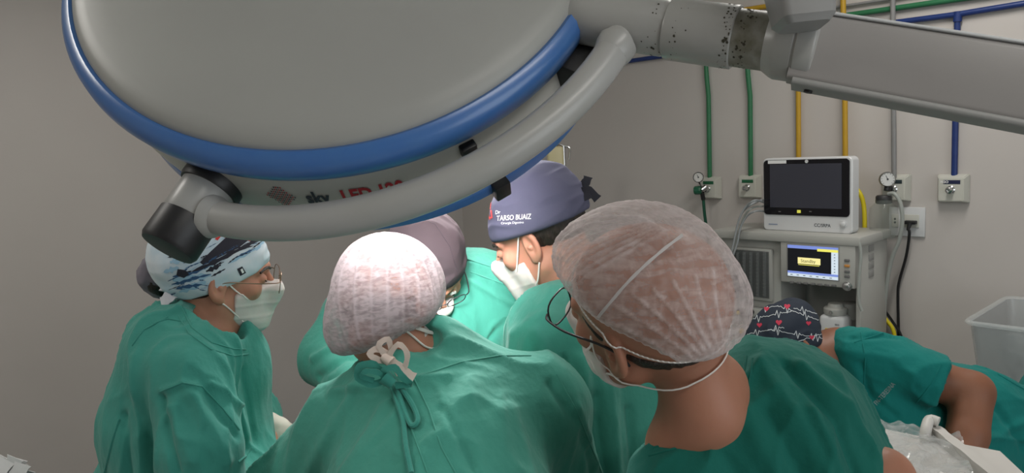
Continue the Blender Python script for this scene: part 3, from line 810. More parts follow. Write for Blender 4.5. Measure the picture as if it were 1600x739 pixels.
# ================================================================== wall pipes, outlets
XO = XW - .016
def pipe(name, px, r, m, label, lo=.0, extra=()):
    pts = [Q(x, y, XO - lo) for x, y in px]
    mb = MB(); mb.tube(pts, r, 14)
    for e in extra: mb.tube([Q(x, y, XO - lo) for x, y in e], r, 14)
    o = mb.build(name, m)
    tag(o, label, 'pipe'); 
    return o
pipe('gas_pipe', [(1800, -44), (1503, -2), (1322, 24), (1168, 48), (1101, 58), (1104, 118), (1107, 150), (1109, 279)], .0125, M_GREENP, 'green gas pipe dropping to the leftmost wall outlet, from a long run at the top')
pipe('gas_pipe', [(1164, 52), (1169, 120), (1172, 150), (1173, 278)], .0125, M_GREENP, 'green gas pipe dropping to the second outlet, just left of the monitor', .0)
pipe('gas_pipe', [(1000, 42), (1159, 16), (1216, 7), (1246, 2), (1247, 60), (1248, 300)], .0125, M_YELP, 'yellow gas pipe ending behind the left half of the monitor', .004)
pipe('gas_pipe', [(1314, -140), (1317, -12), (1320, 120), (1321, 300)], .0125, M_YELP, 'yellow gas pipe rising from behind the right end of the monitor', .026)
pipe('gas_pipe', [(1394, -140), (1397, 279)], .011, M_GRYP, 'grey vacuum pipe dropping to the outlet with the suction gauge', .026)
pipe('gas_pipe', [(1700, -50), (1400, -3), (1296, 13), (1180, 30)], .007, M_GRYP, 'thin grey pipe running near the ceiling behind the yellow pipe', .0)
bl = pipe('gas_pipe', [(1850, -32), (1610, 4), (1493, 23), (1377, 38), (1000, 93), (950, 100)], .0125, M_BLUP, 'dark blue gas pipe running along the wall with a drop to the rightmost outlet', .0, [[(1496, 22), (1491, 278)]])
MB().tube([Q(1497, 8 + 10, XO), Q(1496, 34, XO)], .017, 14).build('tee_fitting', M_BLUP, bl)
def outlet(px, py, label, strip, txt, nozzle=True):
    c = Q(px, py, XW); s = .113
    r = empty('gas_outlet', c, label, 'gas outlet')
    b = MB(); v = []
    t = b.bm
    for (d_, hy, hz, oz) in ((0, .062, .062, 0), (.022, .060, .060, 0), (.046, .048, .050, -.004)):
        v.append([t.verts.new(Vector(c + np.array([-d_, sy * hy, sz * hz + oz]))) for sy, sz in ((1, 1), (-1, 1), (-1, -1), (1, -1))])
    for A, B in zip(v, v[1:]):
        for i in range(4): t.faces.new((A[i], A[(i + 1) % 4], B[(i + 1) % 4], B[i]))
    t.faces.new(v[-1]); t.faces.new(v[0][::-1])
    bmesh.ops.bevel(t, geom=t.edges[:], offset=.003, segments=2, affect='EDGES')
    b.build('box', M_PLAST, r)
    MB().box(c + np.array([-.0468, -.004, .030]), (.0015, .066, .017), .0005).build('colour_strip', strip, r)
    if txt: flat_text('lettering', txt, c + np.array([-.0479, .040, .026]), (0, -.015, 0), (0, 0, .014), M_WHITE if strip is not M_LNAVY else M_WHITE, r, .03)
    if nozzle:
        n = MB(); p = c + np.array([-.044, 0, -.004]); n.lathe(p, p + np.array([-1, 0, 0]), [(0, .017), (.004, .018), (.008, .013), (.022, .012), (.024, .014), (.029, .014), (.030, .008), (.022, .006)], 20)
        n.build('connector', M_CHROME, r)
    return r, c
b1, c1 = outlet(1113, 293, 'ivory gas outlet with a green strip holding the green-knobbed regulator', M_LGREEN, '')
b2, c2 = outlet(1174, 291, 'ivory gas outlet with green strip just left of the monitor, nothing plugged in', M_LGREEN, 'O')
b3, c3 = outlet(1402, 293, 'ivory vacuum outlet with black strip behind the suction gauge', M_LBLK, '')
b4, c4 = outlet(1491, 294, 'ivory gas outlet with navy strip at the foot of the blue pipe', M_LNAVY, 'N2O')
def gauge(r, c, rad):
    d = np.array([-.8, -.55, .05]); d /= np.linalg.norm(d)
    g = MB().lathe(c, c + d, [(0, rad * .8), (.004, rad), (.022, rad), (.025, rad * .93), (.019, rad * .86)], 28).build('gauge_case', M_BLACK if rad < .03 else M_STEEL, r)
    MB().lathe(c + d * .0205, c + d, [(0, rad * .88), (.001, rad * .87), (.001, 0)], 28).build('gauge_dial', M_GAUGE, r)
    mk = MB(); e1 = np.cross(d, [0, 0, 1]); e1 /= np.linalg.norm(e1); e2 = np.cross(e1, d); cc = c + d * .0222
    for k in range(11):
        a = math.radians(225 - 27 * k); q = cc + (math.cos(a) * e1 + math.sin(a) * e2) * rad * .68; mk.cyl(q, q + (math.cos(a) * e1 + math.sin(a) * e2) * rad * .14, .0008, 5)
    mk.cyl(cc, cc + (.4 * e1 + .9 * e2) * rad * .55, .0012, 5); mk.cyl(cc, cc + d * .002, .004, 10)
    mk.build('gauge_marks', M_BLACK, r)
# oxygen regulator on outlet 1
rg = empty('pressure_regulator', c1 + np.array([-.05, .02, 0]), 'small pressure regulator with round gauge and green knob on the leftmost outlet', 'regulator')
p0 = Q(1103, 292, XW - .07); gp = Q(1091, 277, XW - .09)
MB().cyl(c1 + np.array([-.062, 0, -.004]), p0, .011, 14).cyl(p0, Q(1096, 297, XW - .09), .016, 16).cyl(Q(1095, 291, XW - .09), Q(1092, 284, XW - .08), .006).build('valve_body', M_CHROME, rg)
gauge(rg, gp, .029)
kb = MB(); ka = Q(1096, 297, XW - .10); kd = Q(1080, 298, XW - .12)
kb.lathe(ka, kd, [(0, .012), (.004, .022), (.010, .024), (.034, .024), (.040, .020), (.041, 0)], 8); kb.build('green_knob', mat('knob_green', (.008, .10, .05), .4), rg)
MB().cyl(Q(1097, 301, XW - .09), Q(1099, 312, XW - .08), .012, 12).build('lower_fitting', M_BLACK, rg)
hs_ = MB().tube([Q(1099, 311, XW - .08), Q(1101, 335, XW - .07), Q(1106, 370, XW - .05), Q(1110, 400, XW - .05), Q(1114, 450, XW - .06), Q(1120, 500, XW - .07)], .0085, 10, 6).build('gas_hose', mat('hose_green', (.01, .085, .05), .45))
tag(hs_, 'dark green hose hanging from the regulator down the wall', 'hose')
# suction regulator and jar on outlet 3
sr = empty('suction_regulator', c3 + np.array([-.05, .03, 0]), 'suction regulator with large white gauge and dark knob over a jar', 'regulator')
MB().cyl(c3 + np.array([-.062, 0, -.004]), Q(1388, 292, XW - .09), .012, 12).cyl(Q(1388, 286, XW - .09), Q(1386, 298, XW - .10), .014, 12).build('valve_body', M_BLACK, sr)
gauge(sr, Q(1385, 280, XW - .09), .034)
jar = empty('suction_jar', Q(1378, 372, XW - .11), 'clear glass suction jar hanging under the gauge beside the wall socket', 'jar')
jt = Q(1381, 302, XW - .12); jb = jt - np.array([0, 0, .205])
MB().lathe(jb, jt, [(0, .001), (.0, .040), (.006, .052), (.03, .058), (.11, .062), (.14, .058), (.155, .042), (.165, .036), (.175, .036)], 32).build('glass_body', seethru('jar_glass', (.34, .38, .34), .22, .06), jar)
MB().lathe(jb + np.array([0, 0, .158]), jt + np.array([0, 0, 1]), [(0, .030), (.006, .034), (.032, .034), (.038, .029), (.040, 0)], 10).build('black_cap', mat('cap_charcoal', (.03, .03, .032), .5), jar)
sh_ = MB().tube([Q(1388, 303, XW - .13), Q(1398, 303, XW - .14), Q(1407, 318, XW - .14), Q(1410, 345, XW - .13), Q(1405, 375, XW - .12), Q(1395, 400, XW - .11), Q(1388, 430, XW - .10), Q(1383, 470, XW - .09), Q(1380, 520, XW - .09), Q(1379, 600, XW - .09)], .0085, 12, 6).build('suction_hose', M_CLEARHOSE)
tag(sh_, 'pale milky suction hose curving down from the jar past the wall socket', 'hose')
# wall socket and cords
sc0 = Q(1418, 346, XW)
sk_ = empty('wall_socket', sc0, 'square white wall socket plate with the black plug in it', 'wall socket')
MB().box(sc0 + np.array([-.007, 0, 0]), (.012, .155, .135), .004).build('plate', M_MONW, sk_)
MB().box(sc0 + np.array([-.015, -.022, .004]), (.006, .065, .06), .003).box(sc0 + np.array([-.015, .048, .004]), (.006, .03, .06), .003).build('socket_insert', M_PLAST, sk_)
MB().cyl(sc0 + np.array([-.018, .048, -.004]), sc0 + np.array([-.019, .048, -.004]), .005, 12).cyl(sc0 + np.array([-.018, .048, .012]), sc0 + np.array([-.019, .048, .012]), .005, 12).build('socket_hole', M_BLACK, sk_)
cd = empty('power_cord', Q(1423, 348, XW - .03), 'black power cord plugged into the white wall socket', 'cord')
pl_ = MB(); pa = Q(1424, 347, XW - .018); pl_.box(pa + np.array([-.012, 0, 0]), (.03, .052, .016), .005); pl_.cyl(pa + np.array([-.02, 0, -.004]), pa + np.array([-.03, .004, -.035]), .011, 12, .006); pl_.build('plug', M_BLACK, cd)
MB().tube([pa + np.array([-.03, .004, -.03]), Q(1421, 365, XW - .05), Q(1416, 400, XW - .03), Q(1405, 440, XW - .02), Q(1403, 462, XW - .02), Q(1404, 520, XW - .02), Q(1405, 600, XW - .03), Q(1404, 700, XW - .04)], .0062, 8, 6).build('cord', M_BLACK, cd)
o = MB().tube([Q(1352, 430, XW - .05), Q(1366, 460, XW - .05), Q(1381, 483, XW - .04), Q(1395, 503, XW - .03), Q(1410, 530, XW - .03), Q(1425, 600, XW - .03)], .0062, 8, 6).build('black_cable', M_BLACK)
tag(o, 'black cable leaving the machine and sloping down to the right', 'cable')
o = MB().tube([Q(1354, 470, XW - .07), Q(1368, 487, XW - .07), Q(1376, 500, XW - .06), Q(1382, 530, XW - .05), Q(1386, 600, XW - .05)], .0075, 8, 6).build('black_cable', M_BLACK)
tag(o, 'short thick black cable just behind the machine, next to the yellow hose', 'cable')
o = MB().tube([Q(1354, 465, XW - .045), Q(1370, 482, XW - .05), Q(1385, 500, XW - .05), Q(1398, 525, XW - .05), Q(1402, 600, XW - .05)], .009, 10, 6).build('yellow_hose', M_YELH)
tag(o, 'yellow hose crossing behind the machine low on its right side', 'hose')
o = MB().tube([Q(1318, 300, XW - .03), Q(1332, 292, XW - .05), Q(1342, 300, XW - .06), Q(1349, 318, XW - .06), Q(1351, 350, XW - .06), Q(1350, 400, XW - .05), Q(1350, 460, XW - .05)], .0105, 12, 6).build('yellow_hose', M_YELH)
tag(o, 'bright yellow hose bending down just right of the monitor', 'hose')
# drip stand glimpsed behind the navy cap
ds = empty('drip_stand', G(878, 4.0, 0), 'thin pale drip stand with a yellowish bag, just above the navy cap', 'drip stand')
t0 = P(880, 228, 4.0); t0b = np.array([t0[0], t0[1], .05])
MB().tube([t0b, t0], .012, 12).build('pole', M_CHROME, ds)
MB().tube([t0, P(890, 232, 4.0), P(889, 250, 4.0)], .006, 8, 4).tube([t0, P(872, 226, 4.0), P(866, 234, 4.0)], .006, 8, 4).build('hook', M_CHROME, ds)
bagm = MB(); bc = P(868, 252, 3.98); bagm.box(bc, (.09, .035, .16), .016, Matrix.Rotation(-HEAD, 3, 'Z'), 3); bagm.build('bag', mat('bag_yellow', (.62, .55, .33), .35), ds)
ft = MB()
for k in range(5):
    a = k * math.tau / 5; ft.tube([t0b + np.array([0, 0, .02]), t0b + np.array([.25 * math.cos(a), .25 * math.sin(a), 0])], .012, 8)
    ft.cyl(t0b + np.array([.25 * math.cos(a), .25 * math.sin(a), .01]), t0b + np.array([.25 * math.cos(a), .25 * math.sin(a), -.05]), .018, 10)
ft.build('base', M_STEEL, ds)

# ================================================================== anaesthesia machine
XF = 3.22
R90 = None
def onf(px, py, x=None): return Q(px, py, XF if x is None else x)
def fbox(mb, p0, p1, x0, x1, bev=.004):       # box whose front face (plane x0) spans photo pixels p0..p1, reaching back to x1
    a = Q(*p0, x0); b = Q(*p1, x0); c = (a + b) / 2; mb.box(((x0 + x1) / 2, c[1], c[2]), (abs(x1 - x0), abs(a[1] - b[1]), abs(a[2] - b[2])), bev); return mb
top = onf(1235, 364)[2]; yl = onf(1124, 420)[1]; yr = onf(1343, 420)[1]; XB = XW - .075
am = empty('anaesthesia_machine', (XF + .1, (yl + yr) / 2, 0), 'grey anaesthesia workstation with a lit screen and flowmeter window, under the monitor', 'anaesthesia machine')
ymid = (yl + yr) / 2; wid = yl - yr
MB().box(((XF + XB) / 2 - .012, ymid, top - .02), (XB - XF + .03, wid + .03, .042), .008).build('top_shelf', M_MACH, am)
ycol = onf(1217, 420)[1]; zb = .14
MB().box(((XF + XB) / 2 + .01, (yl + ycol) / 2, (top - .04 + zb) / 2), (XB - XF - .02, yl - ycol, top - .04 - zb), .008).build('left_column', M_MACH, am)
ypost = onf(1334, 420)[1]
MB().box(((XF + XB) / 2 + .01, (ypost + yr) / 2, (top - .04 + zb) / 2), (XB - XF - .02, ypost - yr, top - .04 - zb), .006).build('right_post', M_MACH, am)
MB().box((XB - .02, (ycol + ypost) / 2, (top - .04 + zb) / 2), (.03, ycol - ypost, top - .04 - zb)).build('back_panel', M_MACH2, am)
MB().box(((XF + XB) / 2, ymid, .42), (XB - XF, wid, .56), .01).build('lower_cabinet', M_MACH, am)
for sy in (-1, 1):
    for sx in (XF + .05, XB - .05):
        MB().cyl((sx, ymid + sy * (wid / 2 - .06) - .015, .055), (sx, ymid + sy * (wid / 2 - .06) + .015, .055), .055, 20).build('wheel', M_BLACK, am)
MB().box(((XF + XB) / 2, ymid, .125), (XB - XF, wid, .04), .01).build('base', M_MACH2, am)
# right-hand control head
hd_ = fbox(MB(), (1219, 377), (1336, 452), XF - .02, XF + .14, .006).build('control_head', M_MACH, am)
sc1 = Q(1231, 382, XF - .02); sc2 = Q(1310, 438, XF - .02)
MB().box((XF - .0205, (sc1[1] + sc2[1]) / 2, (sc1[2] + sc2[2]) / 2), (.004, sc1[1] - sc2[1] + .012, sc1[2] - sc2[2] + .012), .002).build('screen_frame', M_MACH2, hd_)
def scr(name, fx0, fy0, fx1, fy1, m, dx, parent):
    W_, H_ = sc1[1] - sc2[1], sc1[2] - sc2[2]
    ya = sc1[1] - fx0 * W_; yb = sc1[1] - fx1 * W_; za = sc1[2] - fy0 * H_; zb_ = sc1[2] - fy1 * H_
    return MB().box((XF - .0225 - dx, (ya + yb) / 2, (za + zb_) / 2), (.0006, abs(ya - yb), abs(za - zb_))).build(name, m, parent, False)
scrn = scr('lit_screen', 0, 0, 1, 1, emit('screen_black', (.006, .007, .01), .5), 0, am)
E_BLUE = emit('screen_blue', (.16, .22, .55), .9); E_PALE = emit('screen_pale', (.52, .60, .68), .9); E_YEL = emit('screen_yellow', (.70, .66, .12), .9); E_CREAM = emit('screen_cream', (.78, .70, .30), .9)
scr('screen_band', 0, 0, 1, .10, E_BLUE, .0006, scrn); scr('screen_band', .6, .07, 1, .15, E_YEL, .0012, scrn)
scr('screen_band', .87, .15, 1, .87, E_PALE, .0006, scrn); scr('screen_band', 0, .83, 1, .90, E_BLUE, .0010, scrn); scr('screen_band', 0, .90, 1, 1, E_PALE, .0006, scrn)
scr('message_box', .21, .38, .66, .58, E_CREAM, .0006, scrn); scr('message_line', .22, .605, .64, .62, E_YEL, .0006, scrn)
W_, H_ = sc1[1] - sc2[1], sc1[2] - sc2[2]
flat_text('screen_lettering', 'Standby', (XF - .0238, sc1[1] - .27 * W_, sc1[2] - .53 * H_), (0, -.022, 0), (0, 0, .022), M_BLACK, scrn, .0)
tk = MB()
for i in range(7):
    tk.box((XF - .0238, sc1[1] - .935 * W_, sc1[2] - (.22 + .09 * i) * H_), (.0004, .006, .003))
    tk.box((XF - .0238, sc1[1] - (.08 + .13 * i) * W_, sc1[2] - .95 * H_), (.0004, .011, .003))
tk.build('screen_marks', M_BTN, scrn)
def btn(px, py, wy, hz, m, name='button'):
    c = Q(px, py, XF - .022); return MB().box(c, (.008, wy, hz), .002).build(name, m, hd_)
for i in range(7): btn(1237 + i * 11, 441 + i * .9, .020, .010, M_BTN)
for py, m in ((407, M_BTN), (415.5, M_ORANGE), (424.5, M_BTN), (432, M_BTN)): btn(1323.5, py, .022, .011, m)
kc = Q(1324, 447, XF - .022); MB().lathe(kc, kc + np.array([-1, 0, 0]), [(0, .020), (.003, .021), (.004, .017), (.016, .0155), (.019, .012), (.0195, 0)], 24).build('rotary_knob', M_STEEL, hd_)
# flowmeter window
fr = fbox(MB(), (1140, 385), (1206, 472), XF - .004, XF + .02, .006).build('window_frame', M_MACH, am)
wn = fbox(MB(), (1146, 390), (1201, 466), XF - .007, XF - .003, .001).build('window_back', mat('flowmeter_back', (.12, .125, .125), .4), am)
for i in range(5):
    a = Q(1152 + i * 10.6, 394, XF - .014); b = Q(1152 + i * 10.6, 463, XF - .014)
    tb = MB().cyl(b, a, .008, 12).build('flow_tube', seethru('flow_tube_glass', (.50, .53, .54), .6, .1), am)
    mk = MB()
    for k in range(12): mk.box(b + (a - b) * (k + .5) / 12 + np.array([-.0085, 0, 0]), (.001, .008 if k % 3 else .012, .0014))
    mk.build('scale_marks', M_PLAST, tb)
    MB().cyl(b + (a - b) * (.04), b + (a - b) * (.08), .006, 10).build('float', M_BLACK, tb)
fbox(MB(), (1145, 389), (1202, 467), XF - .026, XF - .024, .001).build('window_pane', M_SMOKE, am)
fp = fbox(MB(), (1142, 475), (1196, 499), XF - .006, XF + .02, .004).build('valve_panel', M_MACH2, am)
fbox(MB(), (1144, 477), (1194, 497), XF - .010, XF + .0, .003).build('panel_face', M_MACH, fp)
fbox(MB(), (1142, 504), (1205, 560), XF - .006, XF + .02, .006).build('lower_panel', M_MACH, am)
for px, col_ in ((1157, (.65, .45, .03)), (1174, (.02, .22, .17))):
    c = Q(px, 487, XF - .012); kn = MB().lathe(c, c + np.array([-1, 0, 0]), [(0, .015), (.004, .016), (.006, .012), (.018, .012)], 18).build('valve_ring', M_BLACK, am)
    MB().lathe(c + np.array([-.004, .002, -.002]), c + np.array([-1, .0, 0]), [(0, .010), (.018, .010), (.022, .007), (.022, 0)], 18).build('valve_knob', mat('valve_colour', col_, .4), kn)
c = Q(1160, 517, XF - .008); MB().lathe(c, c + np.array([-1, 0, 0]), [(0, .012), (.016, .010), (.017, 0)], 16).build('valve_knob', mat('valve_colour', (.65, .45, .03), .4), am)
# side slots on the right flank
sl = MB()
for py in (372, 388, 402, 415, 428):
    a = Q(1352, py, XF + .10); sl.box((XF + .12, yr - .001, a[2]), (.055, .004, .030), .002)
sl.build('side_slots', M_MACH2, am)
# vaporizer in the recess
vc = Q(1306, 500, XF + .05)
vp = empty('vaporizer', vc + np.array([0, 0, -.06]), 'white vaporizer canister with yellow label inside the grey machine', 'vaporizer')
MB().box(vc + np.array([0, 0, -.03]), (.10, .115, .115), .018, None, 3).build('body', M_MONW, vp)
MB().lathe(vc + np.array([0, .002, .028]), vc + np.array([0, 0, 1]), [(0, .046), (.008, .050), (.028, .050), (.032, .046), (.036, .034), (.050, .030), (.053, 0)], 28).build('dial', M_MACH, vp)
MB().lathe(vc + np.array([-.05, .0, .045]), vc + np.array([-1, 0, .045]), [(0, .008), (.006, .008), (.007, 0)], 12).build('lock_button', M_CHROME, vp)
MB().box(vc + np.array([-.0508, -.012, -.045]), (.002, .075, .030), .0005).build('yellow_label', mat('label_yellow', (.75, .58, .03), .5), vp)
flat_text('lettering', 'Isoflurano', vc + np.array([-.0525, .020, -.049]), (0, -.0135, 0), (0, 0, .014), M_TXTK, vp, .01)
flat_text('lettering', 'ISO', vc + np.array([-.0508, -.018, -.012]), (0, -.013, 0), (0, 0, .011), M_TXTK, vp, .02)
MB().box(vc + np.array([0, 0, -.125]), (.12, .14, .07), .01).build('mount', M_MACH, vp)
MB().cyl(vc + np.array([.06, -.035, .0]), vc + np.array([.06, -.035, .075]), .045, 24, None, .008).build('rear_canister', M_MACH2, vp)
# loose clear tube at the right post
o = MB().tube([Q(1343, 378, XF - .02), Q(1345, 400, XF - .02), Q(1342, 440, XF - .022), Q(1342, 470, XF - .022), Q(1347, 486, XF - .018)], .0065, 10, 5).build('clear_tube', M_CLEARHOSE)
tag(o, 'short translucent tube hanging down the right post of the grey machine', 'tube')

# ================================================================== patient monitor
XMn = XF + .055
mt = onf(1260, 300, XMn)
def mq(px, py, dx=0): return Q(px, py, XMn - dx)
y0m = mq(1192, 300)[1]; y1m = mq(1332, 300)[1]; z1m = mq(1262, 246)[2]; z0m = top
mon = empty('patient_monitor', (XMn + .03, (y0m + y1m) / 2, top), 'white patient monitor with dark blank screen standing on the grey machine', 'monitor')
cy = (y0m + y1m) / 2; Wm = y0m - y1m; cz = (z0m + z1m) / 2; Hm = z1m - z0m
def rrect(x0, x1, cy_, cz_, W, H, rad, ch=.003):
    mb = MB(); rings = []
    for x, ins in ((x0, ch), (x0 + (ch if x1 > x0 else -ch), 0), (x1 - (ch if x1 > x0 else -ch), 0), (x1, ch)):
        ring = []
        for q, (ay, az) in enumerate(((1, 1), (-1, 1), (-1, -1), (1, -1))):
            for j in range(7):
                a = math.radians(q * 90 + j * 15); r = rad - ins * .5
                ring.append(mb.bm.verts.new((x, cy_ + ay * (W / 2 - rad) + (r - ins * .5) * math.cos(a), cz_ + az * (H / 2 - rad) + (r - ins * .5) * math.sin(a))))
        rings.append(ring)
    for A, B in zip(rings, rings[1:]):
        for i in range(28): mb.bm.faces.new((A[i], A[(i + 1) % 28], B[(i + 1) % 28], B[i]))
    mb.bm.faces.new(rings[0]); mb.bm.faces.new(rings[-1][::-1]); return mb
rrect(XMn, XMn + .07, cy, cz, Wm, Hm, .022, .005).build('housing', M_MONW, mon)
zs0 = mq(1262, 337)[2]; zs1 = mq(1262, 249)[2]
rrect(XMn + .002, XMn - .004, cy + .002, (zs0 + zs1) / 2, Wm - .018, zs1 - zs0, .018, .001).build('bezel', M_BEZ, mon)
ss = MB().box((XMn - .0045, cy + .003, (zs0 + zs1) / 2 + .008), (.0015, Wm - .085, zs1 - zs0 - .055)).build('screen', M_SCREEN, mon)
tl_ = mq(1205, 253); MB().box((XMn - .0050, tl_[1] - .032, tl_[2] - .001), (.001, .092, .015)).build('white_sticker', M_WHITE, mon)
flat_text('lettering', 'Philtrom OA 140', (XMn - .0058, tl_[1] + .004, tl_[2] - .004), (0, -.0095, 0), (0, 0, .009), M_BTN, mon, .0) if False else None
e = mq(1261, 252); MB().lathe((XMn - .004, e[1], e[2]), (XMn - 1, e[1], e[2]), [(0, .008), (.0015, .008), (.0015, 0)], 20).build('round_badge', M_MONW, mon)
e = mq(1249, 331); MB().box((XMn - .0048, e[1], e[2] + .002), (.001, .018, .014), .0004).build('yellow_indicator', emit('indicator', (.62, .60, .08), .6), mon)
for px in (1219, 1267): e = mq(px, 331); MB().box((XMn - .0048, e[1], e[2] + .002), (.001, .012, .004)).build('key_mark', M_BTN, mon)
e = mq(1272, 354); flat_text('lettering', 'CC/SRPA', (XMn - .0006, e[1], e[2]), (0, -.0195, 0), (0, 0, .021), M_TXTK, mon, .012)
e = mq(1202, 350); MB().box((XMn - .0005, e[1] - .02, e[2]), (.001, .045, .005)).build('maker_line', mat('pale_blue_print', (.25, .30, .42), .5), mon)
e = mq(1318, 350); MB().lathe((XMn - .0, e[1], e[2]), (XMn - 1, e[1], e[2]), [(0, .016), (.002, .017), (.003, .014), (.002, .012), (.012, .011), (.014, .008), (.014, 0)], 24).build('control_wheel', M_MONW, mon)
for i, pts in enumerate((
    [(1193, 312), (1176, 318), (1160, 332), (1152, 352), (1146, 380), (1136, 410), (1133, 440)],
    [(1193, 322), (1175, 325), (1163, 338), (1155, 360), (1149, 385), (1141, 412), (1137, 445)],
    [(1193, 330), (1180, 330), (1167, 338), (1157, 356), (1152, 380), (1144, 405), (1139, 440)],
    [(1193, 316), (1180, 313), (1166, 322), (1156, 340), (1150, 362), (1144, 390), (1137, 415), (1135, 450)])):
    o = MB().tube([Q(x, y, XMn + .03 if k == 0 else XF - .045 - .006 * i) for k, (x, y) in enumerate(pts)], .0048, 8, 6).build('monitor_cable', M_CABLE if i != 1 else M_CLEARHOSE)
    tag(o, ['lowest-hanging leftmost grey monitor cable', 'pale translucent monitor cable among the grey ones', 'innermost grey monitor cable, closest to the flowmeter window', 'outermost grey monitor cable, leaving the monitor highest'][i], 'cable', 'cables hanging from the monitor')

# ================================================================== plastic bins on the right
def bin_box(name, c, sx, sy, h, label, fill=True):
    r = empty(name, c, label, 'bin')
    R = Matrix.Rotation(0, 3, 'Z'); t = MB(); n = t.bm; rings = []
    for (k, z) in ((.84, 0), (1.0, h), (1.0, h), (.97, h), (.97, h), (.82, .006)):
        ring = []
        hx, hy, rr = sx / 2 * k, sy / 2 * k, .035
        for q, (ax, ay) in enumerate(((1, 1), (-1, 1), (-1, -1), (1, -1))):
            for j in range(4):
                a = math.radians(q * 90 + j * 30); ring.append(n.verts.new((c[0] + ax * (hx - rr) + rr * math.cos(a), c[1] + ay * (hy - rr) + rr * math.sin(a), c[2] + z)))
        rings.append(ring)
    for A, B in zip(rings, rings[1:]):
        for i in range(16): n.faces.new((A[i], A[(i + 1) % 16], B[(i + 1) % 16], B[i]))
    n.faces.new(rings[0][::-1]); n.faces.new(rings[-1]); t.build('tub', M_CLEAR2, r)
    l = MB(); pts = []
    hx, hy, rr = sx / 2 + .006, sy / 2 + .006, .035
    for q, (ax, ay) in enumerate(((1, 1), (-1, 1), (-1, -1), (1, -1))):
        for j in range(5):
            a = math.radians(q * 90 + j * 22.5); pts.append((c[0] + ax * (hx - rr) + rr * math.cos(a), c[1] + ay * (hy - rr) + rr * math.sin(a), c[2] + h))
    pts.append(pts[0]); l.tube(pts, .009, 8, 0, None); l.build('rim', M_CLEAR, r)
    return r
pt = P(1513, 506, 2.62)
bx = np.array([pt[0] + .27, pt[1] - .19, 0]); bh = .30
SHZ = pt[2] - .30 - .0
def wobble(c, rx, ry, rz, seed, name, m, parent, amp=.3, sharp=4):
    sp = bmesh.new(); bmesh.ops.create_icosphere(sp, subdivisions=4, radius=1)
    co = np.array([v.co for v in sp.verts]); d = 1 + amp * vnoise(co * 1.6, seed) + amp * .45 * (1 - 2 * np.abs(vnoise(co * sharp, seed + 1))) + amp * .2 * vnoise(co * sharp * 2.6, seed + 2)
    for v, k in zip(sp.verts, d): v.co = Vector((c[0] + v.co.x * k * rx, c[1] + v.co.y * k * ry, c[2] + v.co.z * k * rz))
    for f in sp.faces: f.smooth = True
    me = bpy.data.meshes.new(name); sp.to_mesh(me); sp.free(); me.materials.append(m)
    o = bpy.data.objects.new(name, me); COL.objects.link(o)
    if parent: put(o, parent)
    return o
b_up = bin_box('storage_bin', np.array([bx[0], bx[1], pt[2] - bh]), .50, .40, bh, 'clear plastic bin with crumpled bags inside, at the right edge, upper of two')
o = wobble((bx[0], bx[1], pt[2] - .17), .15, .12, .10, 5, 'plastic_bags', M_BAG, None, .35); tag(o, 'crumpled clear plastic bags heaped inside the upper bin', 'plastic bag')
b_lo = bin_box('storage_bin', np.array([bx[0], bx[1], pt[2] - bh * 2 - .004]), .50, .40, bh, 'clear plastic bin underneath the upper bin at the right edge')
o = wobble((bx[0], bx[1], pt[2] - .17 - bh), .13, .11, .09, 8, 'plastic_bags', mat('packed_items', (.35, .33, .42), .6, 0, (14, .4, (.5, .48, .5))), None, .35); tag(o, 'greyish packed items inside the lower bin', 'packet')
st = empty('side_table', (bx[0], bx[1], 0), 'steel side table carrying the clear bins by the right wall', 'table')
tz = pt[2] - bh * 2 - .006
MB().box((bx[0], bx[1], tz - .012), (.52, .46, .022), .004).build('table_top', M_STEEL, st)
for sx in (-1, 1):
    for sy in (-1, 1): MB().cyl((bx[0] + sx * .22, bx[1] + sy * .19, 0), (bx[0] + sx * .22, bx[1] + sy * .19, tz - .02), .013, 12).build('leg', M_STEEL, st)

# ================================================================== people
# ---- shared trousers and shoes
def legs(root, hip, feet, m, toe, z0=.93, wide=.115):
    pr = []
    ax = np.array(toe, float); ax /= np.linalg.norm(ax); sd = np.array([ax[1], -ax[0], 0])
    for s_ in (-1, 1):
        h = np.array(hip) + sd * s_ * .085; f = np.array(feet) + sd * s_ * .12; f[2] = .10; k = (h + f) / 2 + ax * .03
        pr += [('c', h, k, wide, .080, .04), ('c', k, f, .078, .055, .03)]
    sh = Shape(pr); lo, hi = sh.bounds()
    v, q = surfnet(sh, lo, hi, .014); v = smooth_m(v, q, 1); mesh_obj('trousers', v, q, m, root, quads=True)
    for s_ in (-1, 1):
        f = np.array(feet) + sd * s_ * .12; f[2] = 0
        g = Shape([('c', f + [0, 0, .045] - ax * .05, f + [0, 0, .040] + ax * .12, .045, .042, .02), ('c', f + [0, 0, .05] - ax * .03, f + [0, 0, .10], .045, .04, .03)], [('p', f + np.array([0, 0, .003]), (0, 0, 1), .002)])
        lo, hi = g.bounds(); v, q = surfnet(g, lo, hi, .008); mesh_obj('shoe', v, q, M_BLACK, root, quads=True)
def lower_gown(root, shape, m, z, h=.014, zb=.32, seed=0):
    lo, hi = shape.bounds(); hi[2] = z + .02; lo[2] = min(lo[2], zb)
    f = lambda p: np.maximum(np.maximum(shape(p), p[:, 2] - z - .015), zb - p[:, 2])
    v, q = surfnet(f, lo, hi, h); v = smooth_m(v, q, 1); N = normals(v, q)
    a = np.arctan2(v[:, 1] - v[:, 1].mean(), v[:, 0] - v[:, 0].mean())
    v = v + N * (.008 * vnoise(np.stack([a * 5, v[:, 2] * .8, a * 0], 1), seed))[:, None]
    return mesh_obj('gown_skirt', v, q, m, root, quads=True)

